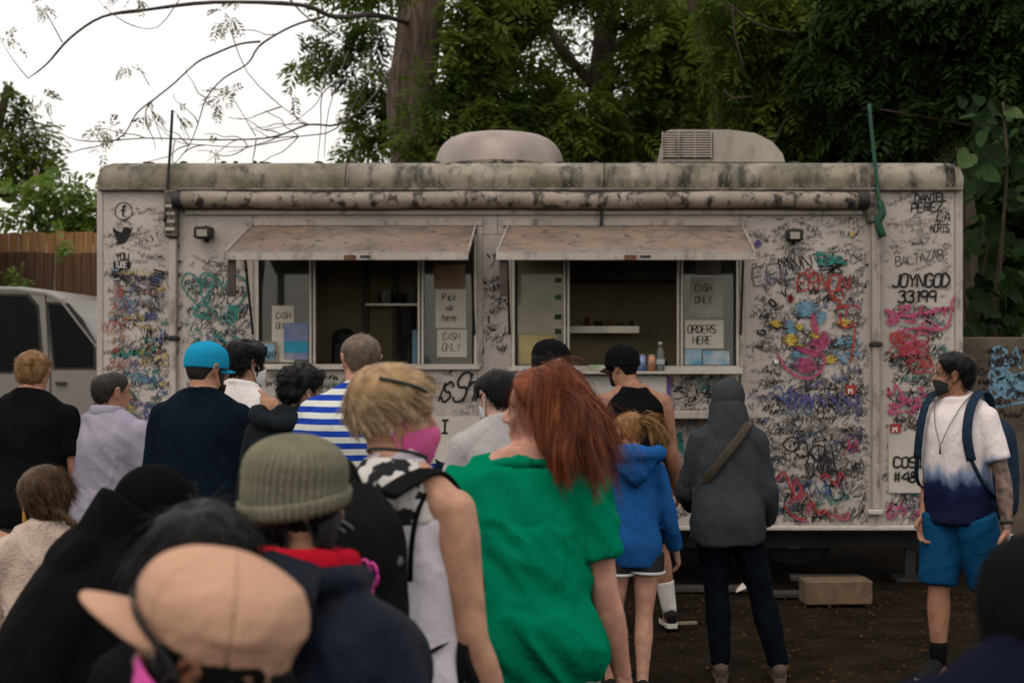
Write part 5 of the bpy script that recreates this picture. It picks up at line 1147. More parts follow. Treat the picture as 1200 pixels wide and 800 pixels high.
    def shoes(s, m, sole=None, h=.05):
        H = s.H
        for q in 'LR':
            A = s.feet[q]*(1, 1, 0); k = H/1.72
            up = tube([A+np.array(t)*k for t in ((0, -.075, .055), (0, -.06, .06), (0, 0, .065), (0, .07, .055), (0, .13, .043), (0, .175, .035), (0, .195, .03))], [(.02*k, .03*k), (.034*k, .042*k), (.038*k, .05*k), (.044*k, .04*k), (.046*k, .03*k), (.036*k, .02*k), (.012*k, .008*k)], n=14, sub=2, ref=(1, 0, 0))
            sh = build('shoe', [up], m, s.root, True)
            sv = [(A[0]+x*k, A[1]+y*k) for x, y in ((-.03, -.085), (.03, -.085), (.038, -.04), (.038, .03), (.05, .09), (.044, .15), (.025, .195), (-.025, .195), (-.044, .15), (-.05, .09), (-.038, .03), (-.038, -.04))]; n_ = len(sv)
            build('sole', [([(x, y, .004) for x, y in sv]+[(x, y, .028*k) for x, y in sv], [tuple(range(n_))[::-1], tuple(range(n_, 2*n_))]+[(i, (i+1) % n_, n_+(i+1) % n_, n_+i) for i in range(n_)])], sole or m, sh)
            build('shoe_collar', [tube([A+np.array((0, -.025, .05))*k, A+np.array((0, -.025, .095))*k], [.042*k, .040*k], n=14)], m, sh, True)
    def short_hair(s, m, top=.07, side=.03, shift=0, strands=900, L=.16, w=.012, lift=.4, nape=0.0, seed=0, bald=None, wave=.25, lump=.4, comb=(0, 0, 0), grav=.2, keep=None):
        h = s.add('hair', hair_cap(top, side, shift, lump, seed, nape, bald), m)
        if strands: v, f = hair_strands(strands, L, w, shift, nape, lift, grav, wave=wave, comb=comb, off=side*.6, seed=seed, keep=keep); link('hair_strands', raw_mesh('hair_strands', s.hx(v), f), m, h)['kind'] = 'stuff'
        return h
    def cap(s, m, z0=.66, slope=-.10, crown=.07, L=.36, turn=0, opening=True, bdroop=.08, curve=.06, brow=.0, mb=None, off=.045, seams=True):
        tw = math.radians(turn); e0 = plane_edge(z0, slope)
        def off_(T, R, p): return off+crown*sstep((p[..., 2]-.72)/.3)+(-.006*np.exp(-(np.abs(((T-tw)*3/math.pi) % 1-.5)*2-1)**2/.0016) if seams else 0)+.006*vnoise(p.reshape(-1, 3)*6+1).reshape(p.shape[:-1])
        rot = np.array(Matrix.Rotation(tw, 3, 'Z')); v, f = cover(e0, off_, 26, 96); c = s.add('cap', (v, f), m)
        b = bill(z0, slope, L, .31, curve, bdroop); s_b = build('cap_bill', [(s.hx(b[0]@rot.T), b[1])], mb or m, c, True); bt = head_pt(np.array([0.001]), np.array([0.]), np.array([off+crown+.008]))[0]
        build('cap_button', [(s.hx(ellipsoid(bt, (.025, .025, .014), 10, 6)[0]), ellipsoid(bt, (.025, .025, .014), 10, 6)[1])], m, c, True); return c
    def mask(s, m, kn=False, loops=True, lm=None, r=.011):
        k = s.add('face_mask', mask_shell(kn), m)
        if loops:
            for sx in (-1, 1): q = ear_loop(sx, r); build('ear_loop', [(s.hx(q[0]), q[1])], lm or m, k, True)
        return k
EYE = mat('eye_white', (.36, .33, .30), rough=.2, var=.03); IRIS = mat('dark_iris', (.02, .013, .009), rough=.3)
def hood_shell(off=.10, back=.14, nr=30, nc=72, face=.62, low=.06):
    """hood worn up: closed at back and sides, open round the face"""
    def e(th):
        a = np.abs((th+math.pi) % (2*math.pi)-math.pi); return np.interp(a, np.radians([0, 40, 62, 80, 180]), [.92, .84, .45, .04, .02])
    def o(T, R, p): return off+back*np.clip(-np.cos(T), 0, 1)*sstep((1.0-np.abs(p[..., 2]-.55)*1.3))*.5+.015*vnoise(p.reshape(-1, 3)*5+2).reshape(p.shape[:-1])+.05*sstep((p[..., 2]-.75)/.25)+.17*sstep((.5-p[..., 2])/.5)*np.clip(-np.cos(T)*1.5+.6, 0, 1)
    return cover(e, o, nr, nc, .03)
def stripes(name, c1, c2, scale, axis=2, thr=.5):
    m = cloth(name, c1); N = m.node_tree.nodes; L = m.node_tree.links; b = N['Principled BSDF']; tc = next(n for n in N if n.type == 'TEX_COORD')
    w = N.new('ShaderNodeTexWave'); w.wave_type = 'BANDS'; w.bands_direction = 'XYZ'[axis]; w.inputs['Scale'].default_value = scale; w.inputs['Distortion'].default_value = .6; w.inputs['Detail'].default_value = 1; w.inputs['Detail Scale'].default_value = .6
    r = N.new('ShaderNodeValToRGB'); r.color_ramp.elements[0].position = thr-.03; r.color_ramp.elements[1].position = thr+.03; r.color_ramp.elements[0].color = (*c1, 1); r.color_ramp.elements[1].color = (*c2, 1)
    L.new(tc.outputs['Object'], w.inputs['Vector']); L.new(w.outputs['Fac'], r.inputs['Fac']); L.new(r.outputs['Color'], b.inputs['Base Color']); return m
M_black_hair = hairmat('black', (.006, .005, .0045), (.003, .0026, .0023)); M_brown_hair = hairmat('brown', (.06, .034, .019)); M_blond = hairmat('blond', (.45, .345, .215), (.24, .165, .09)); M_dblond = hairmat('dark_blond', (.22, .12, .05))
M_red = hairmat('red', (.22, .060, .022), (.075, .020, .009)); M_grey_hair = hairmat('grey', (.16, .115, .085)); M_saltpepper = hairmat('salt', (.03, .025, .022), (.016, .013, .012))
M_jean = cloth('jean', (.0030, .0048, .0085), var=.3, scale=12); M_blk = cloth('black', (.0055, .0055, .006), var=.25); M_navy = cloth('navy', (.005, .0075, .015), var=.2); M_shoe = cloth('shoe_black', (.012, .012, .012), rough=.6); M_sole = mat('sole_white', (.42, .40, .36), rough=.6)
M_grey_tr = cloth('grey_trousers', (.10, .092, .085), var=.2); M_khaki = cloth('dark_khaki', (.06, .05, .04))
M_lanyard = mat('black_cord', (.012, .012, .012), rough=.6)
GEN = dict(voxel=.0085)

# --- black T-shirt, blond bun
p = Person(36, 7.2, 1.77, 'person in plain black T-shirt with fair hair tied in a small bun', 0, (.42, .20, .13), 1.08, arms={'L': (10, 4, 20, 0), 'R': (11, 4, 18, 0)}, head=(8, -10, 0))
p.brow = M_dblond; p.body(); h = p.short_hair(M_dblond, .055, .04, 0, 500, .10, .014, .1, grav=.05, comb=(0, -.3, .5)); p.add('hair_bun', [ellipsoid((.02, -.44, .70), (.16, .13, .15)), ellipsoid((.06, -.47, .76), (.10, .10, .09))], M_dblond)
p.shirt(M_blk, .49, .62, 1.08, .010, .85, .008); p.trousers(M_grey_tr); p.shoes(M_shoe)
# --- lilac grey shirt
p = Person(127, 7.25, 1.66, 'balding dark-haired person in pale lilac-grey short-sleeved shirt', -12, (.36, .19, .12), 1.05, .012, head=(-32, -2, 0), arms={'L': (13, 4, 18, 0), 'R': (14, 4, 22, 0)})
p.body(); p.short_hair(M_saltpepper, .04, .035, .01, 900, .09, .010, .25, bald=.75, grav=.3, keep=lambda r: ~((np.hypot(r[:, 0]/.14, (r[:, 1]+.2)/.16) < 1) & (r[:, 2] > .8)))
M_lil = stripes('lilac', (.30, .28, .345), (.265, .25, .31), 60, 0)
p.shirt(M_lil, .44, .80, 1.12, .012, .9, .011, flare=.016, fine=.6); H = p.H
a = np.linspace(0, 2*math.pi, 21); p.add('collar', tube([(.047*H*math.cos(t), -.006*H+.047*H*math.sin(t), (.857-.006*math.sin(t))*H) for t in a], [(.006*H, .017*H)]*21, n=10, ref=(1, 0, 0)), M_lil, True, False)
p.add('spectacle_arm', tube([(.30, .30, .55), (.345, .1, .56), (.35, -.05, .58)], [.007]*3, n=6), M_lanyard); p.trousers(M_khaki); p.shoes(M_shoe)
# --- bright blue cap, navy top
p = Person(238, 6.8, 1.79, 'person in bright blue cap and dark navy T-shirt', -4, (.36, .17, .11), 1.14, .006, head=(-34, -4, 0), arms={'L': (12, 5, 25, 0), 'R': (12, 5, 25, 0)}, neck=1.1)
p.body(); p.cap(cloth('bright_blue', (.010, .22, .38), var=.06), .56, .0, .09, .34, brow=0, bdroop=.05); p.add('hair', hair_cap(.012, .012, 0, .1, 2), M_saltpepper); p.add('beard', mask_shell(False, .05, .26), M_black_hair); q = ear_loop(1, .014); p.add('sunglasses_arm', tube([(.30, .30, .55), (.345, .1, .56), (.35, -.06, .56)], [.012]*3, n=6), M_lanyard)
p.shirt(cloth('deep_navy', (.0045, .0085, .015), var=.15), .44, .95, 1.08, .011, .95, .008); p.trousers(M_jean); p.shoes(M_shoe)
# --- white sleeveless top
p = Person(284, 7.5, 1.82, 'dark-haired person in white sleeveless top with a loop mask beside the blue cap', -18, (.33, .17, .10), 1.05, head=(-26, -6, 0), shoulders=.98)
p.body(); p.short_hair(M_black_hair, .12, .05, 0, 1500, .16, .012, .5, seed=3, lump=.5); p.mask(mat('white_mask', (.6, .6, .6), var=.04))
p.shirt(cloth('white', (.62, .58, .57), var=.03), .45, 0, 1.05, .007, .8, .007, out=.80, top=.855); p.trousers(M_jean); p.shoes(M_shoe)
# --- dark jacket, curly black hair
p = Person(348, 6.3, 1.69, 'curly black-haired person in dark slate jacket, between the blue cap and the striped shirt', -14, (.33, .18, .12), 1.08, head=(-30, -6, 0), arms={'L': (16, 6, 30, 0), 'R': (14, 6, 30, 0)})
p.body(); p.short_hair(M_black_hair, .10, .07, 0, 1700, .12, .014, .8, seed=5, wave=.9, lump=.6); p.add('beard', mask_shell(False, .04, .28), M_black_hair); p.mask(mat('black_mask', (.015, .015, .016)), lm=mat('white_loop', (.55, .52, .5)))
hd = [tube([(.10*p.H*math.cos(t), -.02*p.H+.075*p.H*math.sin(t), (.845+.012*math.cos(t*2))*p.H) for t in np.linspace(math.pi*.95, math.pi*2.05, 13)], [.02*p.H]*13, n=10, ref=(0, 0, 1))]
p.shirt(cloth('slate', (.011, .014, .017), var=.15), .43, 1.95, 1.14, .018, .9, .012, extra=hd, sadd=.022); p.trousers(M_jean); p.shoes(M_shoe)
# --- striped polo, buzz cut
p = Person(424, 6.2, 1.835, 'grey buzz-cut person in blue and white striped shirt', 10, (.42, .22, .16), 1.42, .012, head=(14, -4, 0), arms={'L': (15, 5, 25, 0), 'R': (13, 5, 25, 0)}, neck=1.15)
p.body(); p.short_hair(M_grey_hair, .022, .014, .0, 1500, .05, .010, .9, lump=.1, grav=.05, wave=.05)
p.shirt(stripes('blue_white_stripe', (.012, .045, .30), (.52, .54, .50), 6.2, 2), .45, .8, 1.1, .011, .9, .008, flare=.012); p.trousers(M_jean); p.shoes(M_shoe)
# --- short person in navy behind the pink mask
p = Person(487, 6.9, 1.40, 'short person in navy jacket mostly hidden between the pink mask and the notice board', 0, (.3, .17, .11), 1.15, shoulders=1.1, arms={'L': (12, 5, 30, 0), 'R': (12, 5, 30, 0)})
p.body(); p.short_hair(M_black_hair, .06, .04, 0, 300); p.shirt(M_navy, .43, 1.95, 1.1, .016, .9, .009); p.trousers(M_jean); p.shoes(M_shoe)
# --- grey T-shirt, loop mask
p = Person(588, 6.0, 1.67, 'black-haired person in light grey T-shirt with a white loop mask', 18, (.46, .28, .20), 1.0, head=(22, -16, 0), arms={'L': (12, 14, 50, 10), 'R': (10, 8, 40, 0)})
p.body(); p.short_hair(M_black_hair, .075, .045, 0, 1600, .13, .012, .15, seed=9, lump=.2, wave=.1, grav=.15); p.mask(mat('white_mask', (.6, .6, .6)), r=.014)
p.shirt(cloth('light_grey', (.34, .325, .325), var=.04), .45, .6, 1.08, .010, .9, .007); p.trousers(M_jean); p.shoes(M_shoe)
# --- black cap at the window
p = Person(640, 7.7, 1.82, 'person in black cap and turquoise face mask at the serving window', -30, (.34, .18, .12), 1.0, head=(-22, -8, 0))
p.body(); p.short_hair(M_black_hair, .04, .03, 0, 400, .08, .01); p.cap(M_blk, .64, -.10, .09, .38); p.mask(mat('teal_mask', (.03, .36, .42)))
p.shirt(cloth('grey_tee', (.14, .14, .15)), .45, .7); p.trousers(M_jean); p.shoes(M_shoe)
# --- black tank top at the counter
p = Person(742, 9.0, 1.80, 'person in black tank top, black shorts and flat cap at the counter', 8, (.27, .13, .08), 1.18, head=(52, -4, 0), headoff=(-.03, 0, 0), armw=1.15, feet={'L': (-.14, -.05), 'R': (.23, .02)}, arms={'L': (14, 10, 40, 0), 'R': (12, 4, 22, 0)}, neck=1.15, legw=.95)
p.body(); p.short_hair(M_black_hair, .02, .015, 0, 0); p.cap(M_blk, .56, .02, .10, .34, bdroop=.12, off=.07)
p.shirt(M_blk, .47, 0, 1.03, .006, .55, .005, out=.62, top=.845, collar=False); p.trousers(M_blk, .92, 1.06, .016, .014, name='shorts'); p.shoes(M_shoe, M_sole)
for q in 'LR': p.add('sock', p.leg(q, .006, 1.52, 2.0), mat('sock_white', (.55, .53, .50), rough=.9), True, False)
# --- girl in blue hoodie
p = Person(741, 7.15, 1.45, 'girl in blue hoodie with light brown ponytail and bare legs', 6, (.44, .24, .17), .92, fem=True, head=(28, -10, 0), feet={'L': (-.13, .02), 'R': (.055, -.04)}, legw=.95, arms={'L': (8, 12, 60, 0), 'R': (14, 4, 25, 0)})
p.body(); M_pony = hairmat('light_brown', (.26, .135, .052)); h = p.short_hair(M_pony, .035, .03, 0, 900, .14, .012, .05, comb=(.2, -.5, .25), grav=.0)
r0 = np.array((.06, -.44, .70))+rng.normal(0, .045, (700, 3)); v, f = ribbons(r0, unit(np.array((.55, -.5, .35)))+rng.normal(0, .16, (700, 3)), rng.uniform(.8, 1.15, 700), 9, .022, comb=lambda q, t: np.array((.10, .02, 0))*(1-t), grav=.75, wave=.3, freq=4)
p.addn('ponytail', (v, f), M_pony); p.add('ponytail_core', tube([(.06, -.42, .70), (.16, -.53, .72), (.25, -.58, .55), (.28, -.58, .25), (.30, -.55, 0.02)], [.06, .085, .085, .07, .02], n=12, sub=4), M_pony)
M_bh = cloth('hoodie_blue', (.012, .075, .235), var=.12); H = p.H
hd = [tube([(.085*H*math.cos(t), -.05*H+.05*H*math.sin(t), (.842+.0*t)*H) for t in np.linspace(math.pi*.9, math.pi*2.1, 13)], [(.03*H)]*13, n=10, ref=(0, 0, 1)), tube([(0, -.06*H, .86*H), (0, -.085*H, .82*H), (0, -.085*H, .765*H), (0, -.07*H, .735*H)], [(.055*H, .03*H), (.075*H, .032*H), (.05*H, .024*H), (.015*H, .01*H)], n=14, sub=4, ref=(1, 0, 0))]
p.shirt(M_bh, .455, 1.9, 1.05, .009, .9, .011, extra=hd, sadd=.009); p.trousers(mat('short_black', (.012, .012, .013)), .32, 1.06, .012, .012, name='shorts')
for q in 'LR': p.add('shorts_trim', p.leg(q, .031, .30, .335), mat('trim_white', (.5, .5, .5)), True, False)
p.shoes(M_shoe)
# --- grey hooded person
p = Person(853, 7.5, 1.60, 'person in grey hoodie with the hood up and dark jeans', -3, (.35, .2, .14), .96, head=(0, -6, 0), shoulders=.90, feet={'L': (-.04, .0), 'R': (.29, .0)}, arms={'L': (15, 14, 55, 22), 'R': (13, 8, 40, 12)}, legw=.92)
p.body(); M_gh = cloth('hoodie_grey', (.034, .039, .044), var=.15, bscale=150); p.add('hood', hood_shell(.10, .10), M_gh); H = p.H
ex = [tube([(0, .0, .79*H), (0, -.008*H, .85*H), (0, .004*H, .905*H)], [(.090*H, .070*H), (.068*H, .064*H), (.060*H, .064*H)], n=18, sub=3)]
p.shirt(M_gh, .405, 1.95, 1.08, .014, .9, .012, hemfl=.015, extra=ex, sadd=.016, collar=False, out=.98); p.trousers(M_jean, 1.97, 1.03, .008, .002); p.shoes(cloth('shoe_grey', (.08, .06, .05)))
bag = empty('shoulder_bag', (XW(819, 7.5), 7.5, .88), 0, 'small dark brown shoulder bag worn across the grey hoodie', 'bag'); M_bag = mat('brown_canvas', (.045, .035, .024), var=.25)
build('pouch', [box(-.035, .045, -.05, .09, 0, .15, .02)], M_bag, bag); lo = np.array(bag.location); pc = np.array((XW(858, 7.5), 7.5, 0))
sp = [np.array((-.165, -.06, 1.0)), np.array((-.125, -.125, 1.09)), np.array((-.05, -.148, 1.19)), np.array((.03, -.140, 1.29)), np.array((.07, -.10, 1.35)), np.array((.09, -.03, 1.37))]
build('strap', [tube([q+pc-lo for q in sp], [(.024, .005)]*6, n=8, sub=4, ref=(.7, 0, -.6))], M_bag, bag, True)

# --- right: tie-dye T-shirt, looking at the truck
p = Person(1122, 7.5, 1.75, 'person in white and navy tie-dye T-shirt, blue shorts and black mask looking back', 136, (.30, .145, .092), 1.0, shoulders=.97, head=(-62, 0, 0), feet={'L': (-.17, -.22), 'R': (.10, .02)}, arms={'L': (17, -2, 12, 6), 'R': (7, -12, 40, 14)}, legw=.98)
p.brow = M_black_hair; bo = p.body(curl=36); p.short_hair(M_black_hair, .11, .03, .0, 1600, .14, .012, .45, seed=13, comb=(0, .25, .1), grav=.1, nape=.03); p.mask(mat('black_mask', (.015, .015, .016)))
H = p.H; me = bo.data
# tattoo sleeve on the arm: ink in the skin
mt = mat('tattooed_skin', (.20, .12, .09), c2=(.03, .028, .03), scale=24, rough=.5, detail=2); me.materials.append(mt); S_, E_, W_, w_ = p.J['L']
vv = verts(me); ax1, ax2 = S_+(E_-S_)*.35, W_
def segd(v, a, b): t = np.clip(((v-a)@(b-a))/np.dot(b-a, b-a), 0, 1); return np.linalg.norm(v-(a+t[:, None]*(b-a)), axis=1)
dd = np.minimum(segd(vv, ax1, E_), segd(vv, E_, W_-w_*.04)); ok = (dd < .075) & (vv[:, 0] < -.16)
for pl in me.polygons:
    if all(ok[i] for i in pl.vertices): pl.material_index = 1
M_td = cloth('tie_dye', (.66, .60, .60), var=.03); N = M_td.node_tree.nodes; L = M_td.node_tree.links; tc = next(n for n in N if n.type == 'TEX_COORD')
sx_ = N.new('ShaderNodeSeparateXYZ'); L.new(tc.outputs['Object'], sx_.inputs[0]); nz = N.new('ShaderNodeTexNoise'); nz.inputs['Scale'].default_value = 9; mp_ = N.new('ShaderNodeMapping'); mp_.inputs['Scale'].default_value = (1, 1, .3); L.new(tc.outputs['Object'], mp_.inputs[0]); L.new(mp_.outputs[0], nz.inputs['Vector'])
ma = N.new('ShaderNodeMath'); ma.operation = 'MULTIPLY_ADD'; ma.inputs[1].default_value = .34; L.new(nz.outputs['Fac'], ma.inputs[0]); L.new(sx_.outputs['Z'], ma.inputs[2])
rp_ = N.new('ShaderNodeValToRGB'); mr = N.new('ShaderNodeMapRange'); mr.inputs[1].default_value = .9; mr.inputs[2].default_value = 1.7; L.new(ma.outputs[0], mr.inputs[0]); L.new(mr.outputs[0], rp_.inputs['Fac'])
e = rp_.color_ramp.elements; e[0].position = .26; e[0].color = (.008, .010, .032, 1); e[1].position = .54; e[1].color = (.64, .57, .57, 1); k_ = e.new(.36); k_.color = (.012, .018, .06, 1); k_ = e.new(.45); k_.color = (.17, .22, .33, 1); L.new(rp_.outputs['Color'], N['Principled BSDF'].inputs['Base Color'])
p.shirt(M_td, .46, .72, 1.04, .008, .8, .009, flare=.012); p.trousers(cloth('teal_shorts', (.005, .052, .125), var=.12), .98, 1.08, .018, .020, name='shorts', amp=.008, top=.495); p.shoes(M_shoe, M_sole)
for q in 'LR': p.add('sock', p.leg(q, .005, 1.72, 2.0), M_blk, True, False)
p.add('wristband', tube([W_-w_*.02, W_-w_*.035], [.034, .034], n=16), M_lanyard, True, False)
nk = [(.055*H*math.cos(t), .055*H*math.sin(t)*.9+.0, .848*H) for t in np.linspace(math.pi, 0, 9)]; nk = [(x*1.0, y+.02, z-.06*(math.sin(t)**3)*H) for (x, y, z), t in zip(nk, np.linspace(math.pi, 0, 9))]
nk = [(-.05*H, -.01, .865*H), (-.045*H, .05*H, .83*H), (-.028*H, .082*H, .78*H), (-.01*H, .094*H, .735*H), (0, .096*H, .715*H), (.01*H, .094*H, .735*H), (.028*H, .082*H, .78*H), (.045*H, .05*H, .83*H), (.05*H, -.01, .865*H)]
p.add('necklace', tube(nk, [.0028]*9, n=6, sub=3), mat('dark_silver', (.12, .11, .10), rough=.4, metal=.6), True, False)
p.add('pendant', [tube([(0, .099*H, .715*H), (0, .099*H, .685*H)], [.005, .006], n=6)], mat('dark_silver', (.12, .11, .10)), True, False)
ph_ = empty('smartphone', (0, 0, 0), 0, 'pale smartphone held low by the person in tie-dye', 'phone'); R = np.array(Matrix.Rotation(math.radians(136), 3, 'Z')); hp_ = (W_+w_*.105)@R.T+np.array((XW(1122, 7.5), 7.5, 0)); ph_.location = hp_; ph_.rotation_euler = (.15, 0, math.radians(62))
build('phone_body', [box(-.037, .037, -.005, .004, -.075, .075, .003)], mat('phone_grey', (.4, .42, .45), rough=.3), ph_); build('screen', [box(-.034, .034, -.0065, -.0052, -.071, .071)], mat('phone_glass', (.02, .02, .025), rough=.1), ph_)
# his backpack
bp = empty('backpack', (XW(1122, 7.5), 7.5, 0), math.radians(136), 'navy and cream backpack on the person in tie-dye', 'backpack'); M_bpn = cloth('pack_navy', (.014, .026, .045), var=.15); M_bpc = cloth('pack_cream', (.36, .34, .30))
def pack(root, cy, z0, z1, w, d, m, m2=None, zs=.5, vox=.012):
    P = [tube([(0, cy, z0), (0, cy, z0+.05), (0, cy-.01, (z0+z1)/2), (0, cy, z1-.08), (0, cy+.02, z1)], [(w*.8, d*.7), (w, d), (w, d), (w*.9, d*.85), (w*.45, d*.4)], n=24, power=3.2, sub=4, ref=(1, 0, 0))]
    me = remesh(P, vox, 3); folds(me, .006, 2.2); o = link('main_bag', me, m, root)
    P = [tube([(0, cy-d*.75, z0+.03), (0, cy-d*.9, z0+.06), (0, cy-d*.9, z0+(z1-z0)*.40), (0, cy-d*.75, z0+(z1-z0)*.46)], [(w*.6, d*.3), (w*.8, d*.55), (w*.78, d*.5), (w*.6, d*.2)], n=20, power=3.2, sub=3, ref=(1, 0, 0))]
    me = remesh(P, vox, 2); folds(me, .004, 4.1); link('front_pocket', me, m2 or m, root)
pack(bp, -.29, .84, 1.38, .165, .12, M_bpn, M_bpc)
for sx in (-1, 1):
    st = [(sx*.10, -.19, 1.36), (sx*.125, -.10, 1.50), (sx*.13, 0.0, 1.515), (sx*.135, .10, 1.44), (sx*.14, .145, 1.30), (sx*.16, .135, 1.17), (sx*.20, .05, 1.02), (sx*.16, -.2, .92)]
    build('shoulder_strap', [tube(st[:6], [(.027, .008)]*6, n=10, sub=4, ref=(1, 0, 0))], M_bpn, bp, True); build('webbing', [tube(st[5:], [(.013, .003)]*3, n=8, sub=4, ref=(1, 0, 0))], M_bpn, bp, True)

# --- blond person with pink mask
BL = Person(468, 3.3, 1.68, 'short-haired blond person in white tank top and pink face mask', -24, (.40, .215, .14), 1.06, .006, fem=True, head=(-56, -6, 2), arms={'L': (10, 10, 40, 8), 'R': (9, 2, 16, 0)}, voxel=.0055, hscale=.99, armw=1.04, headoff=(-.028, 0, 0))
p = BL; p.brow = M_dblond; p.decim = .5; p.body(); H = p.H
p.add('hair', hair_cap(.11, .045, .02, .15, 21, .06), hairmat('sand', (.34, .22, .11), (.15, .09, .042)))
v, f = hair_strands(11000, .24, .0075, 0.07, .08, .06, .04, (0.05, -.42, .86), (.0, .45, -.05), .10, 6, off=.070, seed=4, clump=330, keep=lambda r: r[:, 2] > .47); p.addn('hair_strands', (v, f), M_blond); v, f = hair_strands(2600, .075, .008, 0.03, .05, .12, .05, (0.05, -.20, 1.0), (.0, .0, 0), .1, 4, off=.055, seed=5, keep=lambda r: r[:, 2] <= .5); p.addn('hair_strands', (v, f), M_blond)
v, f = hair_strands(700, .24, .007, 0.07, .08, .05, .04, (0.05, -.42, .86), (.0, .45, -.05), .12, 6, off=.06, seed=14); p.addn('hair_strands', (v, f), hairmat('ash', (.16, .10, .055)))
p.mask(mat('pink_mask', (.50, .08, .23), var=.06, rough=.8, bump=.2, bscale=300), True, r=.013)
p.add('sunglasses', [tube(head_pt(np.array([.95, .85, .78, .75]), np.radians([52, 68, 90, 112]), np.full(4, .155)), [(.012, .02)]*4, n=8, sub=3)], mat('sunglass', (.008, .02, .016), rough=.2))
for z_ in (.40, .37): p.add('earring', tube([(.36+.01*math.cos(t), -.03+.022*math.cos(t), z_+.022*math.sin(t)) for t in np.linspace(0, 6.28, 12)], [.006]*12, n=5), mat('silver', (.6, .58, .55), metal=.9, rough=.25))
M_wt = cloth('white_tank', (.50, .47, .52), var=.04); M_wp = cloth('printed_white', (.50, .48, .46), c2=(.02, .02, .022), scale=30, detail=1); e = M_wp.node_tree.nodes[M_wp['ramp']].color_ramp.elements; e[0].position = .44; e[1].position = .47; M_wp.node_tree.nodes[M_wp['ramp']].color_ramp.interpolation = 'LINEAR'
p.shirt(M_wt, .42, 0, 1.06, .010, .8, .009, out=.45, top=.79, collar=False, voxel=.008, hemfl=.01, name='tank_top', fine=.6)
P = [tube([(0, y*H, z*H) for y, z in ((-.012, .775), (-.014, .80), (-.012, .83), (-.008, .852))], [(.085*H, .060*H), (.078*H, .058*H), (.062*H, .052*H), (.040*H, .042*H)], n=26, ref=(1, 0, 0))]
me = remesh(P, .007, 2); folds(me, .004, 1.1); link('printed_yoke', me, M_wp, p.root)
a = np.linspace(0, 2*math.pi, 21); p.add('neck_cord', tube([(.040*H*math.cos(t), -.006*H+.040*H*math.sin(t), (.862-.010*math.sin(t))*H) for t in a], [.0045]*21, n=6, ref=(0, 0, 1)), M_lanyard, True, False)
p.add('bra_strap', tube([(.064*H, -.074*H, .70*H), (.064*H, -.070*H, .75*H), (.064*H, -.052*H, .795*H), (.064*H, -.01*H, .830*H), (.064*H, .04*H, .80*H)], [(.007, .003)]*5, n=8, sub=4, ref=(1, 0, 0)), M_blk, True, False)
p.trousers(cloth('grey_leggings', (.12, .115, .12)), voxel=.011); p.shoes(M_shoe); S_, E_, W_, w_ = p.J['R']
p.add('wristwatch', [tube([W_-w_*.012, W_-w_*.040], [.031, .032], n=18)], M_lanyard, True, False); p.add('watch_face', [xf(box(-.018, .018, -.006, .006, -.02, .02, .003), tuple(W_-w_*.026+np.array((.033, 0, 0))), (0, 0, math.pi/2))], mat('watch_glass', (.02, .02, .025), rough=.1), False, False)
bb = empty('backpack', tuple(p.root.location), p.root.rotation_euler.z, 'black backpack on the blond person in white tank top', 'backpack'); M_bb = cloth('pack_black', (.0065, .0065, .007), var=.25, rough=.7)
pack(bb, -.225, .96, 1.40, .145, .085, M_bb, None, vox=.010)
for sx in (-1, 1):
    st = [(sx*.07, -.16, 1.37), (sx*.088, -.105, 1.395), (sx*.092, -.02, 1.412), (sx*.095, .06, 1.37), (sx*.10, .12, 1.27), (sx*.14, .10, 1.12), (sx*.155, .0, 1.05), (sx*.13, -.17, 1.0)]
    build('shoulder_strap', [tube(st[:6], [(.036, .010)]*6, n=10, sub=4, ref=(1, 0, 0))], M_bb, bb, True); build('webbing', [tube(st[5:], [(.012, .003)]*3, n=8, sub=4, ref=(1, 0, 0))], M_bb, bb, True)
for i, dx in enumerate((0, .025, .045)): build('loose_strap', [tube([(.17, .0, 1.06), (.19+dx*.4, -.05, 1.0), (.20+dx, -.06, .93), (.17+dx, -.04, .87)], [(.009, .002)]*4, n=6, sub=4, ref=(1, 0, 0))], M_bb, bb, True)
M_zip = mat('zip_grey', (.05, .05, .05), rough=.5)
for dz, dy in ((0, .0), (.02, .002)): build('zip', [tube([(.125*math.cos(t), -.305+.05*abs(math.cos(t))**3-dy, 1.17+dz+.15*math.sin(t)) for t in np.linspace(.15, math.pi-.15, 15)], [.004]*15, n=6, ref=(0, 1, 0))], M_zip, bb, True)
build('zip_pull', [tube([(.10, -.30, 1.24), (.105, -.312, 1.21), (.10, -.315, 1.17)], [.005, .004, .006], n=6)], M_zip, bb, True); build('side_webbing', [tube([(.148, -.22, 1.24), (.13, -.285, 1.20), (.09, -.312, 1.17)], [(.010, .003)]*3, n=6, sub=3, ref=(0, 0, 1))], M_zip, bb, True)
build('label_patch', [box(-.04, .03, -.318, -.312, 1.10, 1.125, .002)], mat('patch_grey', (.12, .12, .12)), bb)
build('grab_loop', [tube([(-.03, -.2, 1.39), (-.015, -.22, 1.44), (.015, -.22, 1.44), (.03, -.2, 1.39)], [(.010, .004)]*4, n=8, sub=4, ref=(0, 1, 0))], M_bb, bb, True)
M_pk = mat('pink_plastic', (.60, .05, .30), rough=.35); cl = empty('key_clip', (0, 0, 0), p.root.rotation_euler.z, 'bright pink clip hanging from the black backpack', 'clip')
R = np.array(Matrix.Rotation(p.root.rotation_euler.z, 3, 'Z')); cl.location = np.array(p.root.location)+np.array((.12, -.31, 1.19))@R.T
for dx, s_ in ((0, 1), (.03, .8)): build('loop', [tube([(dx+.022*s_*math.cos(t), -.01-.008*math.sin(t), .05+.05*s_*math.sin(t)) for t in np.linspace(0, 6.28, 17)], [.006]*17, n=8, ref=(0, 1, 0))], M_pk, cl, True)
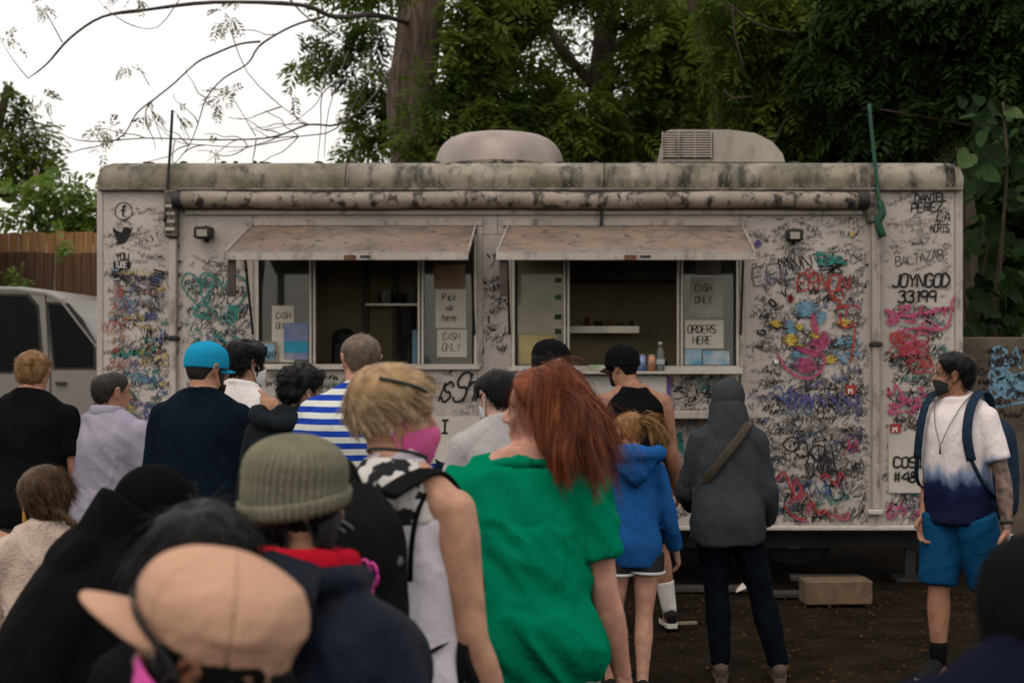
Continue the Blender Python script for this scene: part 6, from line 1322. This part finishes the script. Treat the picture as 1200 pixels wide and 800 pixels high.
build('clip_block', [box(-.012, .03, -.016, .0, -.03, .005, .004)], M_pk, cl); cl.scale = (.6, .6, .6)
wl = empty('dark_pouch', (0, 0, 0), p.root.rotation_euler.z, 'dark zipped pouch held in the blond person\'s lowered hand', 'pouch'); wl.location = np.array(p.root.location)+(W_+w_*.13+np.array((-.03, .01, 0)))@R.T
build('pouch_body', [box(-.035, .015, -.08, .09, -.10, .06, .018)], mat('dark_leather', (.025, .022, .02), rough=.5), wl); build('zip', [box(-.012, -.006, -.07, .08, .0605, .064)], mat('dark_silver', (.12, .11, .10)), wl)

# --- red-haired person in green T-shirt
RH = Person(618, 3.9, 1.67, 'long red-haired person in bright green T-shirt, hair blown sideways', -4, (.44, .22, .16), 1.10, .014, fem=True, head=(82, 2, 0), headoff=(.028, 0, 0), arms={'L': (9, 4, 16, 0), 'R': (10, 2, 14, 0)}, voxel=.0065, armw=1.10, shoulders=1.10, neck=1.1, feet={'L': (-.11, 0), 'R': (.11, 0)})
p = RH; p.brow = M_red; p.body(); H = p.H
M_gr = cloth('green', (.001, .165, .085), var=.10, scale=2, bump=.1, spec=.0); p.shirt(M_gr, .455, .62, 1.08, .014, .85, .015, voxel=.009, flare=.012, fine=.9, hemfl=.005, scoop=.50, top=.824, cr=.054, cz=.834)
p.trousers(mat('pale_trousers', (.38, .35, .31)), voxel=.013); p.shoes(M_shoe)
# hair in head space (face turned left): x' picture right is the wearer's back-right
yaw = math.radians(82-4); Rh = np.array(Matrix.Rotation(-yaw, 3, 'Z'))
def wind(x, y, z): return Rh@np.array((x, y, z))       # picture-aligned direction to head units
p.add('hair', hair_cap(.11, .085, .0, .15, 33, -.03), M_red)
def mass(pts, r): return tube([np.array((0, -.05, .5))+wind(*q) for q in pts], r, n=18, sub=5, ref=wind(0, 1, 0))
core = [mass([(.10, -.08, .25), (.22, -.16, .08), (.32, -.20, -.22), (.45, -.24, -.52), (.60, -.26, -.85), (.74, -.26, -1.12)], [(.28, .27), (.29, .27), (.26, .26), (.22, .23), (.14, .16), (.03, .05)]), mass([(.06, -.30, .3), (.12, -.45, .0), (.16, -.48, -.32), (.24, -.44, -.62)], [(.16, .2), (.18, .24), (.15, .2), (.03, .06)])]
me = remesh([(p.hx(v), f) for v, f in core], .010, 4); v, nn = verts(me), norms(me); setv(me, v+nn*(.010*vnoise(v*(22, 22, 7))+.006*vnoise(v*(60, 60, 12)))[:, None]); link('hair_mass', me, M_red, p.root)
n = 13000; ph = np.arccos(rng.uniform(-.5, 1, n)); th = rng.uniform(0, 2*math.pi, n); k = ((1+np.cos(ph))/2 > hairline(th, 0, 0)+.02) & ~((np.cos(th) > .25) & ((1+np.cos(ph))/2 < .90)); r = head_pt(ph[k], th[k], np.full(k.sum(), .06))
nrm = (r-(0, -.04, .56)); nrm /= np.linalg.norm(nrm, axis=1)[:, None]; part_ = np.array((0, .1, 1.05)); d = r-part_; d -= nrm*(d*nrm).sum(1)[:, None]; d /= np.linalg.norm(d, axis=1)[:, None]; d = d*.7+nrm*.15+rng.normal(0, .09, d.shape)+wind(.62, -.1, .0)
wv = wind(.15, -.05, -.16)
def hpush(q): return push_out(q, 1.13)
L_ = rng.uniform(.85, 1.35, len(r)); v, f = ribbons(r, d, L_, 13, .0075, comb=lambda q, t: wv*(.5+t*.3), grav=.62, wave=.36, freq=2.2, push=hpush, seed=3, clump=300); p.addn('hair_strands', (v, f), M_red)
m_ = 110; v, f = ribbons(r[:m_], d[:m_]+nrm[:m_]*.2, rng.uniform(.7, 1.1, m_), 12, .009, comb=lambda q, t: wind(.3, -.1, .0)*(.3+t), grav=.45, wave=.6, freq=3, push=hpush, seed=9); p.addn('flyaway_hair', (v, f), hairmat('copper', (.38, .13, .045)))
m_ = 900; v, f = ribbons(r[-m_:], d[-m_:], rng.uniform(.8, 1.6, m_), 12, .010, comb=lambda q, t: wv*(.2+t), grav=.55, wave=.5, freq=2.5, push=hpush, seed=19, clump=40); p.addn('hair_strands', (v, f), hairmat('dark_red', (.13, .034, .014)))
p.add('hair_slide', [tube([p_ for p_ in (np.array((.33, .2, .62)), np.array((.36, .05, .66)), np.array((.35, -.1, .68)))], [.01]*3, n=6)], mat('sunglass', (.008, .02, .016)))

# --- beanie and navy jacket
p = Person(362, 2.72, 1.45, 'person in ribbed olive beanie and navy jacket with red-lined collar', -30, (.30, .155, .09), 1.32, fem=True, shoulders=1.14, head=(-26, -2, 4), arms={'L': (18, 6, 25, 0), 'R': (20, 6, 25, 0)}, voxel=.0065, headoff=(-.030, -.012, .040), hscale=1.0)
p.body(); H = p.H; p.add('hair', hair_cap(.05, .06, .0, .5, 41, -.18), M_black_hair); v, f = hair_strands(2400, .22, .012, 0, -.14, .4, .5, wave=.8, off=.05, keep=lambda r: (r[:, 2] < .40) & (r[:, 1] < .05), seed=8); p.addn('hair_strands', (v, f), M_black_hair)
M_kn = cloth('olive_knit', (.155, .15, .105), var=.12, scale=20, bump=.5, bscale=160); ez = plane_edge(.49, .20)
def bo_(T, R, q): return .070+.17*sstep((q[..., 2]-.70)/.30)+.030*np.abs(np.cos(T*22))**.8*np.clip(R*1.8, .0, 1)
v, f = cover(ez, bo_, 34, 624); be = p.add('beanie', (v, f), M_kn); nc = 624; th = np.arange(nc)/nc*2*math.pi; rows = []
for t, o_ in ((0, .085), (.0, .11), (.05, .118), (.10, .118), (.14, .11), (.145, .08)):
    z = np.clip(ez(th)+t-.01, 0, .98); ph = np.arccos(2*z-1); rows.append(head_pt(ph, th, o_+.028*np.abs(np.cos(th*22+.6))**.8))
v = np.concatenate(rows); build('beanie_cuff', [(p.hx(v), grid_faces(6, nc))], M_kn, be, True)
p.mask(mat('black_mask', (.015, .015, .016)), r=.016)
hd = [tube([(.075*H*math.cos(t), -.012*H+.072*H*math.sin(t), (.862-.006*math.sin(t))*H) for t in np.linspace(0, 2*math.pi, 19)], [.022*H]*19, n=10, ref=(0, 0, 1)), tube([(0, -.05*H, .875*H), (0, -.105*H, .86*H), (.0, -.125*H, .80*H), (0, -.11*H, .74*H)], [(.075*H, .03*H), (.10*H, .035*H), (.09*H, .03*H), (.03*H, .012*H)], n=16, sub=4, ref=(1, 0, 0))]
p.shirt(cloth('jacket_navy', (.0045, .0075, .015), var=.2, rough=.7, spec=.12), .43, 1.95, 1.22, .028, 1.0, .012, extra=hd, sadd=.030, voxel=.009, collar=False)
rv, rf = tube([(.062*H*math.cos(t), -.016*H+.064*H*math.sin(t), (.878-.008*math.sin(t))*H) for t in np.linspace(0, 2*math.pi, 25)], [(.016*H, .024*H)]*25, n=12, ref=(1, 0, 0)); rv = rv+.004*vnoise(rv*40)[:, None]
p.add('red_collar_lining', (rv, rf), cloth('red', (.34, .006, .018), var=.15), True, False); p.trousers(M_jean, voxel=.014); p.shoes(M_shoe)

# --- tan cap in the foreground
p = Person(245, 1.85, 1.385, 'person in tan cap and bright pink mask seen from the side', 66, (.20, .085, .05), 1.0, fem=True, head=(14, 13, 0), voxel=.005, hscale=1.04, headoff=(0, 0, -.008))
p.decim = .5; p.body(); M_tan = cloth('tan', (.45, .27, .185), var=.07, scale=3, bump=.25, bscale=220); p.add('hair', hair_cap(.05, .045, -.02, .3, 51, -.12), M_black_hair)
v, f = hair_strands(1400, .35, .010, 0, -.1, .2, .5, off=.04, keep=lambda r: (r[:, 2] < .6) & (r[:, 1] < -.05), seed=11, wave=.3, steps=6); p.addn('hair_strands', (v, f), M_black_hair)
ez = plane_edge(.655, .22); tw = 0
def to_(T, R, q):
    s6 = np.abs(((T/math.pi*3) % 1)-.5)*2; notch = np.exp(-((np.abs((T % (2*math.pi))-math.pi))/.30)**4)*sstep((R-.74)/.16)
    return .055+.22*sstep((q[..., 2]-.60)/.4)-.022*np.exp(-((1-s6)/.035)**2)-.030*np.exp(-(s6/.3)**2)*sstep(R*1.4)*.3+.018*vnoise(q.reshape(-1, 3)*3.2+4).reshape(q.shape[:-1])+.014*(1-np.abs(vnoise(q.reshape(-1, 3)*(4, 4, 7)+9)*2)).reshape(q.shape[:-1])+.05*np.exp(-((T+math.pi) % (2*math.pi)-math.pi)**2/.5)*np.exp(-((R-.55)/.25)**2)
v, f = cover(ez, to_, 40, 180); cp_ = p.add('cap', (v, f), M_tan); b = bill(.665, .20, .60, .35, .05, .10, .014, .36); build('cap_bill', [(p.hx(b[0]), b[1])], M_tan, cp_, True)
for a_ in (-62, -118):
    q = head_pt(np.array([.72]), np.radians([a_]), np.array([.20]))[0]; q = ellipsoid(q, (.016, .016, .016), 8, 6); build('eyelet', [(p.hx(q[0]), q[1])], M_lanyard, cp_, True)
bt = head_pt(np.array([.001]), np.array([0.]), np.array([.285]))[0]; q = ellipsoid(bt, (.04, .04, .022), 12, 8); build('cap_button', [(p.hx(q[0]), q[1])], M_tan, cp_, True)
q = head_pt(np.full(13, 1.50), np.linspace(math.pi-.34, math.pi+.34, 13), np.full(13, .066)); q = tube(q, [(.02, .095)]*13, n=12, ref=(0, -1, 0)); build('cap_opening', [(p.hx(q[0]), q[1])], M_black_hair, cp_, True)
sv = head_pt(np.linspace(.62, 1.62, 11), np.radians(np.linspace(-2, -86, 11)), np.linspace(.15, .085, 11)); sv = head_pt(np.array([.86, .86, .89, .94, 1.02, 1.12, 1.25, 1.40, 1.55]), np.radians([20, 5, -12, -28, -44, -58, -70, -80, -88]), .095+.22*sstep(((1+np.cos(np.array([.86, .86, .89, .94, 1.02, 1.12, 1.25, 1.40, 1.55])))/2-.6)/.4))
for sg in (1, -1): q = sv*(sg, 1, 1); q = tube(q, [(.040, .012)]*9, n=10, sub=4, ref=(0, 0, 1)); build('black_strap', [(p.hx(q[0]), q[1])], M_lanyard, cp_, True)
p.mask(mat('hot_pink_mask', (.62, .07, .33), var=.08, rough=.7), False, r=.013, lm=M_lanyard); p.shirt(cloth('pink_print', (.42, .22, .20), c2=(.3, .08, .1), scale=20), .45, .6); p.trousers(M_jean, voxel=.016); p.shoes(M_shoe)

# --- black hoodie, hunched
p = Person(50, 3.3, 1.475, 'hunched person in plain black hoodie with the hood up', -62, (.3, .17, .11), 1.25, .01, lean=22, head=(0, -14, 0), arms={'L': (14, 30, 50, 8), 'R': (16, 24, 50, 8)}, shoulders=1.05)
p.body(); M_bk = cloth('hood_black', (.0036, .0036, .0038), var=.2); p.add('hood', hood_shell(.09, .10), M_bk); H = p.H
p.shirt(M_bk, .42, 1.95, 1.2, .030, 1.0, .010, extra=[tube([(0, -.01*H, .79*H), (0, -.01*H, .85*H), (0, .004*H, .915*H)], [(.10*H, .08*H), (.08*H, .075*H), (.072*H, .076*H)], n=18, sub=3), tube([(0, -.06*H, .845*H), (0, -.075*H, .80*H), (0, -.07*H, .74*H)], [(.09*H, .03*H), (.10*H, .035*H), (.05*H, .02*H)], n=14, sub=3, ref=(1, 0, 0))], sadd=.03, collar=False); p.trousers(M_blk); p.shoes(M_shoe)
# --- long black hair between hoodie and tan cap
p = Person(228, 2.3, 1.445, 'short person with loose black hair, between the black hoodie and the tan cap', -12, (.25, .13, .08), 1.0, fem=True, head=(10, -8, 0))
p.body(); p.short_hair(M_black_hair, .085, .09, 0, 2600, .55, .010, .15, nape=-.1, grav=.5, seed=17, wave=.3); p.shirt(M_blk, .45, 1.9); p.trousers(M_jean); p.shoes(M_shoe)
# --- girl with braid, cream jumper
p = Person(56, 4.25, 1.37, 'girl with a brown side braid and cream knitted jumper', 4, (.45, .26, .19), .85, fem=True, head=(24, -12, -6), arms={'L': (15, 12, 60, 10), 'R': (14, 12, 60, 10)}, voxel=.007)
M_bd = hairmat('chestnut', (.085, .045, .022), (.035, .018, .010)); p.body(); p.add('hair', hair_cap(.055, .06, .0, .2, 61, -.12), M_bd); v, f = hair_strands(2200, .30, .008, 0, -.06, .02, .0, (0, .2, 1.0), (.3, -.5, -.3), .06, 6, off=.05, seed=21); p.addn('hair_strands', (v, f), M_bd)
pts = [np.array((.10, -.46, .25)), np.array((.26, -.50, .05)), np.array((.42, -.50, -.14)), np.array((.56, -.48, -.33)), np.array((.66, -.46, -.52))]; c = smooth_line(pts, 5); br = []
for i, q in enumerate(c):
    k_ = 1 if i % 2 else -1; t = unit(c[min(i+1, len(c)-1)]-c[max(i-1, 0)]); sd = unit(np.cross(t, (0, -1, 0))); r_ = .095*(1-.45*i/len(c)); a_ = q+sd*k_*r_*.45-t*.04; b_ = q-sd*k_*r_*.35+t*.05; br.append(tube([a_, q+np.array((0, -.05, 0)), b_], [r_*.45, r_*.72, r_*.4], n=10, sub=3))
p.add('braid', br, M_bd)
for o_ in list(p.root.children):
    if o_.name.startswith('braid'): o_['kind'] = 'stuff'
M_cr = cloth('cream_knit', (.46, .36, .30), var=.10, scale=30, bump=.6, bscale=120); p.shirt(M_cr, .45, 1.9, 1.10, .012, .8, .008, sadd=.014, fine=.8); p.trousers(M_khaki); p.shoes(M_shoe); p.add('yellow_earring', [tube([(-.33, -.02, .40), (-.34, -.02, .22), (-.34, -.02, .08)], [.02, .035, .05], n=10)], mat('mustard', (.30, .15, .02)))
# --- person at the left edge
p = Person(-72, 6.0, 1.62, 'dark-haired person in navy short-sleeved top beside the white folding table', -55, (.40, .21, .13), 1.05, arms={'L': (12, 5, 20, 0), 'R': (12, 8, 62, 0)}); p.body(); p.short_hair(M_black_hair); p.shirt(M_navy, .45, 1.0); p.trousers(M_grey_tr); p.shoes(M_shoe)
# --- foreground right edge
p = Person(1240, 1.72, 1.52, 'person in black hood and dark navy jacket, close to the tie-dye person', 8, (.3, .17, .11), 1.2, head=(6, -6, 0), headoff=(0, 0, -.035)); p.body(); p.add('hood', hood_shell(.07, .08), cloth('hood_char', (.0055, .0055, .006))); p.shirt(cloth('indigo', (.005, .006, .015), var=.15), .43, 1.95, 1.2, .026, 1.0, .008, sadd=.028); p.trousers(M_jean, voxel=.016); p.shoes(M_shoe)
# --- white table at the left edge
tb = empty('folding_table', (XW(-95, 5.4), 5.55, 0), 0, 'white plastic folding table beside the girl with a braid', 'table'); M_tb = mat('white_plastic', (.36, .345, .32), rough=.5, var=.08)
z_ = ZW(697, 5.4); xr = XW(24, 5.4)-XW(-95, 5.4); build('table_top', [box(-1.2, xr, -.15, .45, z_-.06, z_, .012)], M_tb, tb)
for x in (-1.1, xr-.08):
    for y in (-.1, .4): build('leg', [cyl((x, y, .0), (x, y, z_-.061), .015)], M_steel, tb)
